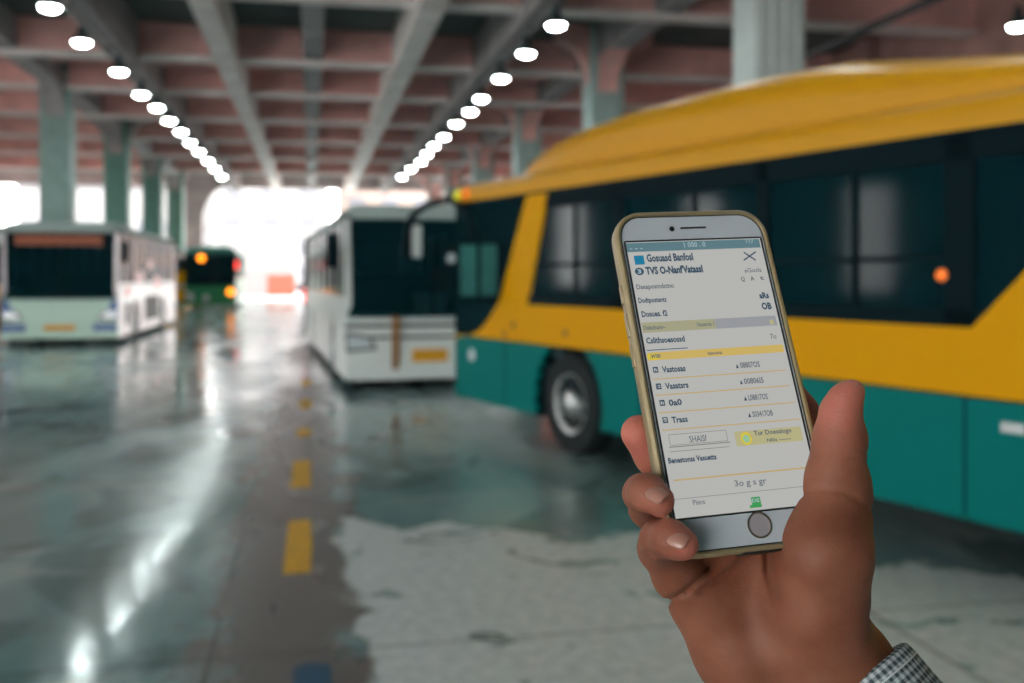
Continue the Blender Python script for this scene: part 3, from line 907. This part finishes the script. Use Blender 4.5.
MB().lathe([(0.0049, 0.0001), (0.0049, 0.00035), (0.0043, 0.0004), (0.0042, 0.0001)], n=40, c=(hb[0], hb[1], 0)).build('home_button_ring', P['steel'], phone, smooth=True)
MB().lathe([(0.0042, 0.0001), (0.0042, 0.00025), (0.002, 0.0002)], n=40, c=(hb[0], hb[1], 0)).build('home_button', P['btn'], phone)
a, b = sp(680, 228.2), sp(706, 227.6)
yy = (a[1] + b[1]) / 2
MB().prism(rrect(a[0], b[0], yy - .0004, yy + .0004, .00039, 4), 0.0001, 0.0003, 'z').build('earpiece', P['gap'], phone)
a = sp(671.7, 229.2)
MB().lathe([(0.0011, 0.0001), (0.0011, 0.0003), (0.0004, 0.00025)], n=24, c=(a[0], a[1], 0)).build('front_camera', P['gap'], phone)
disp = MB().prism([(-SW / 2, -SH / 2), (SW / 2, -SH / 2), (SW / 2, SH / 2), (-SW / 2, SH / 2)], 0.00005, 0.0002, 'z').build('display', P['scr'], phone)
ring([(0.0, 0.00005), (0.0, 0.00028), (0.0007, 0.00028), (0.0007, 0.00005)], SW / 2, -SH / 2, SH / 2, 0.0001).build('display_border', P['gap'], phone)

LAY = {}


def lay(key, z=0.00022):
    if key not in LAY: LAY[key] = MB()
    return LAY[key]


def quad(key, x0, y0, x1, y1, z0=0.0002, z1=0.00024):
    """axis-aligned on the screen between two pixels (upper left, lower right along the tilt)"""
    a, b = sp(x0, y0), sp(x1, y1)
    lay(key).prism([(a[0], b[1]), (b[0], b[1]), (b[0], a[1]), (a[0], a[1])], z0, z1, 'z')


def bandq(key, xl, ytop, ybot, xr, z1=0.00024):
    """band: left edge x xl from ytop to ybot, extends to pixel xr"""
    a, b = sp(xl, ytop), sp(xl, ybot)
    # right x measured where the row meets pixel xr
    y = (a[1] + b[1]) / 2
    lo, hi = -SW, SW
    for _ in range(30):
        mid = (lo + hi) / 2
        q = PT + PX_ * mid + PY_ * y
        if PPX - q.x / q.z * FPX < xr: lo = mid
        else: hi = mid
    lay(key).prism([(a[0], b[1]), (lo, b[1]), (lo, a[1]), (a[0], a[1])], 0.0002, z1, 'z')


def text(key, body, xl, yl, xr, hpx, bold=0.0, z=0.00030):
    """text whose lower left corner is at pixel (xl, yl), reaching pixel xr"""
    cu = bpy.data.curves.new('t', 'FONT'); cu.body = body; cu.size = 1; cu.offset = bold * 1.6 + 0.012; cu.resolution_u = 2
    o = bpy.data.objects.new('t', cu); COL.objects.link(o)
    dg = bpy.context.evaluated_depsgraph_get()
    me = bpy.data.meshes.new_from_object(o.evaluated_get(dg))
    vs = [v.co.copy() for v in me.vertices]; fs = [tuple(p.vertices) for p in me.polygons]
    bpy.data.objects.remove(o); bpy.data.curves.remove(cu); bpy.data.meshes.remove(me)
    if not vs: return
    x0 = min(v.x for v in vs); x1 = max(v.x for v in vs)
    a = sp(xl, yl)
    lo, hi = -SW, SW
    for _ in range(30):
        mid = (lo + hi) / 2
        q = PT + PX_ * mid + PY_ * a[1]
        if PPX - q.x / q.z * FPX < xr: lo = mid
        else: hi = mid
    sx = (lo - a[0]) / (x1 - x0)
    sy = abs(sp(xl, yl - hpx)[1] - a[1]) / 0.70
    lay(key).add([(a[0] + (v.x - x0) * sx, a[1] + v.y * sy, z) for v in vs], fs)


def row(key, xl, yl, xr, th=0.00022):
    """thin line from pixel (xl, yl) along the phone's row to pixel xr"""
    a = sp(xl, yl)
    lo, hi = -SW, SW
    for _ in range(30):
        mid = (lo + hi) / 2
        q = PT + PX_ * mid + PY_ * a[1]
        if PPX - q.x / q.z * FPX < xr: lo = mid
        else: hi = mid
    lay(key).prism([(a[0], a[1] - th), (lo, a[1] - th), (lo, a[1] + th), (a[0], a[1] + th)], 0.0002, 0.00025, 'z')


# status bar
bandq('bar', 625.2, 243.5, 252.5, 759.5)
text('lite', '1 000 . 0', 684, 247.6, 705.5, 5)
text('lite', 'T17', 745, 243.6, 753.5, 4.5)
text('lite', '...', 629, 249.5, 643, 4)
# heading
quad('blue', 633.5, 256, 644.8, 264.6)
text('ink', 'Gosuasd Banfosl', 647, 262, 693.3, 7.3, 0.015)
for sgn in (1, -1):
    a, b = (sp(743.5, 252.5), sp(755.5, 260.5)) if sgn > 0 else (sp(743.5, 260.5), sp(755.5, 252))
    dx, dy = b[0] - a[0], b[1] - a[1]; l = math.hypot(dx, dy); nx, ny = -dy / l * .00028, dx / l * .00028
    lay('ink').prism([(a[0] - nx, a[1] - ny), (b[0] - nx, b[1] - ny), (b[0] + nx, b[1] + ny), (a[0] + nx, a[1] + ny)], 0.0002, 0.0003, 'z')
c = sp(639.2, 271.7)
lay('ink').prism([(c[0] + .0019 * math.cos(k * .314), c[1] + .0016 * math.sin(k * .314)) for k in range(20)], .0002, .00027, 'z')
text('lite', '3', 637.6, 273.8, 641.5, 4, 0.02, z=.00034)
text('ink', "TVS O-Nanf'Vatassl", 646, 274.5, 703, 7.0, 0.02)
text('ink2', 'aGosls', 744.5, 272.7, 761.5, 4.2)
for x, ch in ((741, 'Q'), (750.5, 'A'), (760, 't')):
    text('ink2', ch, x, 281.3 - (x - 741) * .06, x + 4, 4.2, 0.01)
text('ink2', 'Daeaposmdctno', 636.5, 289.5, 674, 4.8, 0.008)
text('ink', 'Dodtpostents', 638.5, 303.2, 666.5, 5.0, 0.01)
text('ink', 'aRs', 759.5, 298.5, 769, 5.6, 0.02)
text('ink', 'Dosues. f2', 641.8, 317.2, 667.5, 5.6, 0.012)
text('ink', 'OB', 762, 309.5, 771.8, 6.4, 0.02)
# grey / khaki band
bandq('grey', 640.8, 323, 333.2, 776)
bandq('khaki', 640.8, 323, 333.2, 715, 0.00027)
text('ink2', 'Oslschurs~', 643.2, 330.2, 665.5, 4.0, 0.01)
text('ink2', '1lauatots 1', 697, 326.6, 714, 3.8, 0.006)
quad('pale', 769, 320, 774, 324.5, .00024, .00028)
text('ink', 'Cslithsoesossd', 646.4, 343.8, 684.8, 5.8, 0.012)
text('ink2', '7o', 770.5, 339, 776.5, 5)
row('ink', 646.6, 350.6, 687.5, 0.00016)
bandq('gold', 646.8, 353, 361, 783.3)
c = sp(653.5, 357)
lay('lemon').prism([(c[0] + .0029 * math.cos(k * .314), c[1] + .0014 * math.sin(k * .314)) for k in range(20)], .00024, .00028, 'z')
text('ink2', '.W30', 650, 358.6, 660.5, 3.8, 0.02)
text('ink2', 'tsaoons', 707.5, 355, 722, 3.4, 0.01)
# list rows
rows_ = [(379.5, 652.5, 785.5), (395.6, 655, 789.5), (413.2, 658.5, 794.5), (430.6, 662, 800)]
for y, x0, x1 in rows_: row('line', x0, y, x1, 0.00021)
names = [('Z', 'Vastosas', 653.4, 373, 685.6), ('E', 'Vasatsrs', 656.4, 389.6, 688.5), ('Z', '0a0', 660, 406.2, 682), ('m', 'Trass', 663, 423.4, 687.8)]
for ic, s, x, y, xr in names:
    a = sp(x, y)
    lay('ink').prism([(a[0], a[1]), (a[0] + .0021, a[1]), (a[0] + .0021, a[1] + .0023), (a[0], a[1] + .0023)], .0002, .00026, 'z')
    lay('scr2').prism([(a[0] + .0004, a[1] + .0004), (a[0] + .0017, a[1] + .0004), (a[0] + .0017, a[1] + .0019), (a[0] + .0004, a[1] + .0019)], .00026, .00029, 'z')
    text('ink', ic, x + 1, y - .8, x + 4.3, 4.2)
    text('ink', s, x + 9, y - .3, xr, 6.0, 0.012)
vals = [('08807OS', 736, 368.4, 760), ('00806I5', 740, 384.4, 763.8), ('L08817OS', 744.2, 400.8, 768), ('S03417OB', 748.4, 417.4, 773)]
for s, x, y, xr in vals:
    a = sp(x, y)
    lay('ink').prism([(a[0], a[1]), (a[0] + .0012, a[1]), (a[0] + .0006, a[1] + .0017)], .0002, .00026, 'z')
    text('ink2', s, x + 4.2, y - .2, xr, 5.6, 0.008)
# buttons
for (xa, ya, xb, yb) in ((668, 436.5, 728.5, 442.0),):
    a, b = sp(668.4, 435), sp(727.6, 440.8)
    x0, x1, y1, y0 = a[0], b[0], a[1], b[1]
    for q in ((x0, x1, y1 - .0001, y1 + .0001), (x0, x1, y0 - .0001, y0 + .0001), (x0 - .0001, x0 + .0001, y0, y1), (x1 - .0001, x1 + .0001, y0, y1)):
        lay('gline').prism([(q[0], q[2]), (q[1], q[2]), (q[1], q[3]), (q[0], q[3])], .0002, .00024, 'z')
row('gline', 669, 447.5, 730, 0.00018)
row('gline', 670, 452, 729, 0.00012)
text('ink2', 'SHAlSf', 689.5, 442.6, 707, 6.4)
bandq('pale', 733.8, 432, 446.8, 801.5)
c = sp(746, 438.6)
lay('lemon').prism([(c[0] + .0023 * math.cos(k * .314), c[1] + .0025 * math.sin(k * .314)) for k in range(20)], .00024, .00028, 'z')
lay('lgreen').prism([(c[0] + .0015 * math.cos(k * .314), c[1] + .0016 * math.sin(k * .314) - .0001) for k in range(20)], .00028, .00031, 'z')
text('ink2', 'Tur Doesalogo', 753.8, 435.6, 791.5, 4.6, 0.01, z=.00033)
text('ink2', 'Nl0s -------', 767, 442, 791, 3.2, 0.01, z=.00033)
text('ink', 'Benestonss Vasuetts', 668.4, 463.6, 716.5, 5.4, 0.014)
row('line', 673.5, 480.6, 808.5, 0.00028)
text('ink2', '3o g s gr', 734.8, 486.6, 766.5, 6.2, 0.0)
row('gline', 674.5, 499.6, 812, 0.00010)
text('ink2', 'Plens', 693, 505.2, 705, 5.2)
quad('green', 750.5, 497.5, 761, 504.2)
quad('green', 749.5, 505.4, 761.8, 507, .0002, .00024)
text('lite', 'DE', 752, 502.6, 759.5, 3.6, 0.01, z=.0003)
LAYMAT = {'scr2': P['scr']}
LNAME = {'bar': 'status_bar', 'ink': 'screen_text', 'ink2': 'screen_text', 'lite': 'screen_text', 'line': 'screen_line', 'gline': 'screen_line', 'blue': 'screen_icon', 'green': 'screen_icon',
         'lemon': 'screen_icon', 'lgreen': 'screen_icon', 'scr2': 'screen_icon'}
for k, mb in LAY.items():
    mb.build(LNAME.get(k, 'screen_band'), LAYMAT.get(k) or P[k], disp)


# ------------------------------------------------------------------ hand
def hp(px, py, d):
    return np.array([(px - PPX) / FPX * d, (PPY - py) / FPX * d, -d])


def smin(a, b, k):
    h = np.clip(0.5 + 0.5 * (b - a) / k, 0, 1)
    return b * (1 - h) + a * h - k * h * (1 - h)


def cone(G, a, b, ra, rb):
    ab = b - a
    t = np.clip(((G - a) @ ab) / (ab @ ab), 0, 1)
    return np.linalg.norm(G - a - t[..., None] * ab, axis=-1) - (ra + (rb - ra) * t)


def chain(G, pts, k=0.004):
    D = None
    for (p, r), (q, s) in zip(pts[:-1], pts[1:]):
        c = cone(G, hp(*p), hp(*q), r, s)
        D = c if D is None else smin(D, c, k)
    return D


def hand_field(G):
    m = 0.001
    palm = chain(G, [((706, 600, .3975), 14 * m), ((742, 650, .399), 16.5 * m), ((790, 705, .405), 20 * m)], .010)
    for c in ([((735, 575, .403), 12.5 * m), ((770, 640, .404), 15 * m), ((815, 700, .404), 20 * m)],
              [((768, 556, .409), 12.5 * m), ((800, 640, .408), 15 * m), ((830, 700, .406), 20 * m)],
              [((803, 525, .414), 12.0 * m), ((820, 620, .408), 14 * m), ((832, 700, .404), 20 * m)],
              [((831, 500, .388), 12.8 * m), ((822, 552, .3795), 16.4 * m), ((816, 605, .384), 17.0 * m), ((828, 680, .396), 19 * m)],
              [((800, 640, .398), 21 * m), ((836, 684, .395), 22.5 * m), ((929, 800, .372), 23.5 * m)]):
        palm = smin(palm, chain(G, c, .008), .011)
    fingers = [
        # thumb
        ([((852.5, 391, .3785), 4.4 * m), ((846, 399, .379), 6.0 * m), ((840.5, 413, .380), 7.4 * m), ((840, 437, .382), 9.6 * m), ((839, 452, .383), 9.7 * m), ((837, 480, .386), 11.0 * m), ((832, 510, .390), 13.2 * m)], .010),
        # index, behind the phone
        ([((742, 345, .428), 7 * m), ((770, 372, .424), 8 * m), ((797, 414, .4185), 8.8 * m), ((805, 470, .417), 10 * m), ((808, 530, .414), 12 * m)], .006),
        # middle
        ([((639, 433, .3935), 7.2 * m), ((655, 455, .398), 7.9 * m), ((685, 492, .404), 8.6 * m), ((768, 558, .411), 11.5 * m)], .006),
        # ring
        ([((658.5, 500.5, .3605), 5.9 * m), ((647, 493, .3655), 6.8 * m), ((643, 494, .378), 7.2 * m), ((649, 507, .394), 7.8 * m), ((690, 545, .401), 9 * m), ((737, 577, .405), 11.5 * m)], .005),
        # little
        ([((683, 544.5, .3565), 5.7 * m), ((670, 539, .3595), 6.7 * m), ((660, 539.5, .368), 7.1 * m), ((659, 549, .381), 7.8 * m), ((678, 575, .391), 9.8 * m), ((707, 603, .397), 13.0 * m)], .005),
    ]
    D = None
    for pts, k in fingers:
        f = chain(G, pts, .003)
        f = smin(palm, f, k)
        D = f if D is None else smin(D, f, .0016)
    # phone corner never swallowed: skin folds and creases, cut as thin grooves where the hand flexes
    px = PPX - G[..., 0] / G[..., 2] * FPX
    py = PPY + G[..., 1] / G[..., 2] * FPX
    def groove(pts, amp, wid, dmax=None):
        nonlocal D
        best = None
        for (x0, y0), (x1, y1) in zip(pts[:-1], pts[1:]):
            dx, dy = x1 - x0, y1 - y0
            t = np.clip(((px - x0) * dx + (py - y0) * dy) / (dx * dx + dy * dy), 0, 1)
            d = np.hypot(px - x0 - t * dx, py - y0 - t * dy)
            best = d if best is None else np.minimum(best, d)
        msk = 1.0 if dmax is None else 1 / (1 + np.exp((-G[..., 2] - dmax) / .002))
        D = D + amp * m * np.exp(-(best / wid) ** 2) * msk
    groove([(660, 606), (684, 592), (706, 572), (728, 548)], 3.2, 2.8)
    groove([(700, 592), (728, 572), (752, 546)], 2.2, 2.6)
    groove([(768, 545), (768, 570), (775, 600)], 1.8, 4.0)
    groove([(846, 446), (856, 447), (870, 454)], 0.9, 1.8)
    groove([(843, 455), (858, 457), (872, 464)], 0.8, 1.7)
    groove([(818, 458), (832, 452), (845, 452)], 0.6, 1.9)
    groove([(800, 496), (822, 488), (845, 492), (862, 503), (876, 512)], 1.1, 2.6)
    groove([(640, 552), (655, 556), (668, 560)], 0.6, 2.5, .385)
    groove([(628, 506), (642, 512), (652, 514)], 0.5, 2.5)
    groove([(870, 615), (878, 640), (893, 668)], 0.9, 5.0)
    return D


def surface_net(lo, hi, h):
    nx, ny, nz = [int(math.ceil((b - a) / h)) + 1 for a, b in zip(lo, hi)]
    F = np.empty((nx, ny, nz), np.float32)
    ys = lo[1] + h * np.arange(ny); zs = lo[2] + h * np.arange(nz)
    YY, ZZ = np.meshgrid(ys, zs, indexing='ij')
    CH = 8
    for i in range(0, nx, CH):
        xs = lo[0] + h * np.arange(i, min(nx, i + CH))
        G = np.empty((len(xs), ny, nz, 3))
        G[..., 0] = xs[:, None, None]; G[..., 1] = YY; G[..., 2] = ZZ
        F[i:i + len(xs)] = hand_field(G)
    neg = F < 0
    cells = np.zeros((nx - 1, ny - 1, nz - 1), np.int32)
    for a in (0, 1):
        for b in (0, 1):
            for c in (0, 1): cells += neg[a:nx - 1 + a, b:ny - 1 + b, c:nz - 1 + c]
    act = (cells > 0) & (cells < 8)
    idx = -np.ones(act.shape, np.int64); ii = np.argwhere(act); idx[act] = np.arange(len(ii))
    acc = np.zeros((len(ii), 3)); cnt_ = np.zeros(len(ii))
    cor = [(a, b, c) for a in (0, 1) for b in (0, 1) for c in (0, 1)]
    for p in cor:
        for ax in range(3):
            if p[ax] == 0:
                q = list(p); q[ax] = 1
                fa = F[ii[:, 0] + p[0], ii[:, 1] + p[1], ii[:, 2] + p[2]]
                fb = F[ii[:, 0] + q[0], ii[:, 1] + q[1], ii[:, 2] + q[2]]
                s = (fa < 0) != (fb < 0)
                t = fa / np.where(s, fa - fb, 1)
                pt = np.array(p)[None] + (np.array(q) - np.array(p))[None] * t[:, None]
                acc[s] += pt[s]; cnt_[s] += 1
    V = (ii + acc / cnt_[:, None]) * h + np.array(lo)
    faces = []
    for ax in range(3):
        o1, o2 = [a for a in range(3) if a != ax]
        sh = [nx, ny, nz]; sh[ax] -= 1
        A = neg[tuple(slice(0, sh[a]) for a in range(3))]
        sl = [slice(None)] * 3; sl[ax] = slice(1, None)
        B = neg[tuple(sl)]
        e = np.argwhere(A != B)
        e = e[(e[:, o1] > 0) & (e[:, o2] > 0) & (e[:, o1] < (nx, ny, nz)[o1] - 1) & (e[:, o2] < (nx, ny, nz)[o2] - 1)]
        flip = A[e[:, 0], e[:, 1], e[:, 2]]
        q = []
        for d1, d2 in ((0, 0), (1, 0), (1, 1), (0, 1)):
            c = e.copy(); c[:, o1] -= d1; c[:, o2] -= d2
            q.append(idx[c[:, 0], c[:, 1], c[:, 2]])
        q = np.stack(q, 1)
        if ax == 1: flip = ~flip
        q[~flip] = q[~flip][:, ::-1]
        faces.append(q)
    return V, np.concatenate(faces)


def skin_material():
    m = bpy.data.materials.new('skin'); m.use_nodes = True
    nt = m.node_tree; N = nt.nodes.new; L = nt.links.new
    b = nt.nodes['Principled BSDF']
    at = N('ShaderNodeAttribute'); at.attribute_name = 'flush'
    geo = N('ShaderNodeTexCoord')
    n = N('ShaderNodeTexNoise'); n.inputs['Scale'].default_value = 60; n.inputs['Detail'].default_value = 5
    L(geo.outputs['Object'], n.inputs['Vector'])
    r = N('ShaderNodeValToRGB')
    r.color_ramp.elements[0].position = .3; r.color_ramp.elements[0].color = (0.21, 0.070, 0.038, 1)
    r.color_ramp.elements[1].position = .7; r.color_ramp.elements[1].color = (0.31, 0.115, 0.068, 1)
    L(n.outputs['Fac'], r.inputs['Fac'])
    mx = N('ShaderNodeMix'); mx.data_type = 'RGBA'
    L(at.outputs['Fac'], mx.inputs[0]); L(r.outputs[0], mx.inputs[6]); mx.inputs[7].default_value = (0.56, 0.18, 0.13, 1)
    L(mx.outputs[2], b.inputs['Base Color'])
    b.inputs['Roughness'].default_value = 0.52
    b.inputs['Specular IOR Level'].default_value = 0.28
    b.inputs['Subsurface Weight'].default_value = 0.35
    b.inputs['Subsurface Radius'].default_value = (1, .35, .2)
    b.inputs['Subsurface Scale'].default_value = 0.003
    v = N('ShaderNodeTexVoronoi'); v.inputs['Scale'].default_value = 900
    L(geo.outputs['Object'], v.inputs['Vector'])
    w = N('ShaderNodeTexNoise'); w.inputs['Scale'].default_value = 350; w.inputs['Detail'].default_value = 4
    mp = N('ShaderNodeMapping'); mp.inputs['Scale'].default_value = (0.5, 1.6, 1)
    L(geo.outputs['Object'], mp.inputs[0]); L(mp.outputs[0], w.inputs['Vector'])
    ad = N('ShaderNodeMath'); ad.operation = 'ADD'; L(v.outputs['Distance'], ad.inputs[0]); L(w.outputs['Fac'], ad.inputs[1])
    bp = N('ShaderNodeBump'); bp.inputs['Strength'].default_value = .22; bp.inputs['Distance'].default_value = .0005
    L(ad.outputs[0], bp.inputs['Height']); L(bp.outputs[0], b.inputs['Normal'])
    return m


def build_hand():
    lo = (0.035, -0.235, -0.450); hi = (0.190, -0.022, -0.345)
    V, Fq = surface_net(lo, hi, 0.0011)
    me = bpy.data.meshes.new('person')
    org = hp(800, 620, .40)
    me.from_pydata((V - org).tolist(), [], Fq.tolist())
    bm = bmesh.new(); bm.from_mesh(me)
    bmesh.ops.recalc_face_normals(bm, faces=bm.faces)
    for _ in range(2): bmesh.ops.smooth_vert(bm, verts=bm.verts, factor=0.5, use_axis_x=True, use_axis_y=True, use_axis_z=True)
    bm.to_mesh(me); bm.free()
    me.polygons.foreach_set('use_smooth', [True] * len(me.polygons))
    # blood showing in fingertips and the thumb's edge
    fl = np.zeros(len(V))
    for p, r in (((672, 502, .36), .009), ((697, 546, .355), .009), ((632, 425, .392), .022), ((852, 385, .378), .016), ((812, 415, .417), .02), ((835, 400, .378), .014)):
        d = np.linalg.norm(V - hp(*p), axis=1); fl = np.maximum(fl, np.exp(-(d / r) ** 2))
    at = me.attributes.new('flush', 'FLOAT', 'POINT'); at.data.foreach_set('value', fl.astype(np.float32))
    me.materials.append(skin_material())
    o = bpy.data.objects.new('person', me); COL.objects.link(o)
    o.matrix_world = CM @ Matrix.Translation(Vector(org))
    o['label'] = "person's right hand in a checked shirt cuff holding up the phone"
    o['category'] = 'person'
    nailm = mat('fingernail', (0.43, 0.20, 0.15), 0.35, spec=0.5, coat=0.1)
    org = Vector(org)

    def nail(pc, axis, normal, L_, Wn, th=0.0009, curve=0.9):
        """curved nail plate; axis points to the tip"""
        c = Vector(hp(*pc)) - org; ax = Vector(axis).normalized(); nn = Vector(normal); nn = (nn - ax * nn.dot(ax)).normalized(); sd = ax.cross(nn)
        n, k = 12, 10; vs = []
        for lay_ in (0, 1):
            for i in range(n + 1):
                v = -1 + 2 * i / n
                wv = (1 - max(0, abs(v)) ** 4 * 0.75) ** .5 if v > 0 else (1 - abs(v) ** 3 * .8) ** .5
                for j in range(k + 1):
                    u = (-1 + 2 * j / k) * wv
                    h = -curve * Wn / 2 * (1 - math.sqrt(max(0, 1 - (u * .85) ** 2))) - 0.0006 * v * v
                    vs.append(c + ax * (v * L_ / 2) + sd * (u * Wn / 2) + nn * (h - lay_ * th))
        fs = []; s = (n + 1) * (k + 1)
        for i in range(n):
            for j in range(k):
                a = i * (k + 1) + j
                fs.append((a, a + 1, a + k + 2, a + k + 1)); fs.append((s + a, s + a + k + 1, s + a + k + 2, s + a + 1))
        edge = [(0, j) for j in range(k)] + [(i, k) for i in range(n)] + [(n, j) for j in range(k, 0, -1)] + [(i, 0) for i in range(n, 0, -1)]
        ids = [i * (k + 1) + j for i, j in edge]
        for q in range(len(ids)): fs.append((ids[q], ids[(q + 1) % len(ids)], s + ids[(q + 1) % len(ids)], s + ids[q]))
        MB().add(vs, fs).build('fingernail', nailm, o, smooth=True)

    def toward(p, q): return Vector(hp(*q)) - Vector(hp(*p))
    nail((655.5, 491.3, .3555), toward((647, 493, .3655), (660, 500, .3605)), (0.0, 0.62, 0.78), .0086, .0064)
    nail((676, 536.3, .3520), toward((668, 538, .3595), (682, 544, .3565)), (0.0, 0.62, 0.78), .0084, .0062)
    nail((858.2, 397.5, .3775), toward((846, 425, .380), (851, 393, .3785)), (1, 0.25, 0.35), .0110, .0080)
    # checked cuff
    cm = bpy.data.materials.new('checked_cloth'); cm.use_nodes = True
    nt = cm.node_tree; b = nt.nodes['Principled BSDF']; b.inputs['Roughness'].default_value = .85
    uv = nt.nodes.new('ShaderNodeUVMap')
    sepn = nt.nodes.new('ShaderNodeSeparateXYZ'); nt.links.new(uv.outputs[0], sepn.inputs[0])
    outs = []
    for ch in ('X', 'Y'):
        s = nt.nodes.new('ShaderNodeMath'); s.operation = 'SINE'
        nt.links.new(sepn.outputs[ch], s.inputs[0])
        g = nt.nodes.new('ShaderNodeMapRange'); g.inputs['From Min'].default_value = -.35; g.inputs['From Max'].default_value = .35
        nt.links.new(s.outputs[0], g.inputs['Value']); outs.append(g.outputs[0])
    ad = nt.nodes.new('ShaderNodeMath'); ad.operation = 'ADD'; nt.links.new(outs[0], ad.inputs[0]); nt.links.new(outs[1], ad.inputs[1])
    rp = nt.nodes.new('ShaderNodeValToRGB'); nt.links.new(nt.nodes.new('ShaderNodeMath').outputs[0], rp.inputs['Fac'])
    dv = nt.nodes.new('ShaderNodeMath'); dv.operation = 'MULTIPLY'; dv.inputs[1].default_value = .5
    nt.links.new(ad.outputs[0], dv.inputs[0]); nt.links.new(dv.outputs[0], rp.inputs['Fac'])
    rp.color_ramp.elements[0].color = (0.62, 0.66, 0.68, 1); rp.color_ramp.elements[1].color = (0.05, 0.075, 0.085, 1)
    e = rp.color_ramp.elements.new(.5); e.color = (0.28, 0.33, 0.35, 1)
    nt.links.new(rp.outputs[0], b.inputs['Base Color'])
    a0 = Vector(hp(851, 688, .392)); a1 = Vector(hp(939, 802, .372))
    ax = (a1 - a0).normalized(); side = ax.cross(Vector((0, 0, 1))).normalized(); up = side.cross(ax)
    prof = [(.000, .0238), (-.0020, .0262), (-.0010, .0278), (.003, .0284), (.012, .0288), (.030, .0300), (.075, .0320)]
    n = 96; vs = []; uvs = []
    for i, (t, r) in enumerate(prof):
        for k in range(n):
            a = 2 * math.pi * k / n
            rr = r * (1 + .012 * math.sin(3 * a + t * 60) + .008 * math.sin(7 * a - t * 90))
            vs.append(tuple(a0 + ax * t + (side * math.cos(a) + up * math.sin(a) * .93) * rr - org))
    fs = []
    for i in range(len(prof) - 1):
        for k in range(n): fs.append((i * n + k, i * n + (k + 1) % n, (i + 1) * n + (k + 1) % n, (i + 1) * n + k))
    cu = MB().add(vs, fs).build('shirt_cuff', cm, o, smooth=True, label='grey and white checked cuff')
    ul = cu.data.uv_layers.new(name='UVMap')
    acc = [0]
    for i in range(1, len(prof)): acc.append(acc[-1] + math.hypot(prof[i][0] - prof[i - 1][0], prof[i][1] - prof[i - 1][1]))
    per = 2 * math.pi / .0032
    for poly in cu.data.polygons:
        ks = [cu.data.loops[li].vertex_index % n for li in poly.loop_indices]
        wrap = max(ks) - min(ks) > n // 2
        for li in poly.loop_indices:
            vi = cu.data.loops[li].vertex_index; i, k = divmod(vi, n)
            if wrap and k == 0: k = n
            ul.data[li].uv = (round(2 * math.pi * .0285 / .0032) * 2 * math.pi * k / n, acc[i] * per)
    st = MB()
    ring_pts = []
    for k in range(n + 1):
        a = 2 * math.pi * k / n
        ring_pts.append(a0 + ax * .0035 + (side * math.cos(a) + up * math.sin(a) * .93) * .0287 - org)
    st.tube(ring_pts, .00035, 6, False)
    st.build('seam_stitching', M['paper'], cu)
    return o


build_hand()
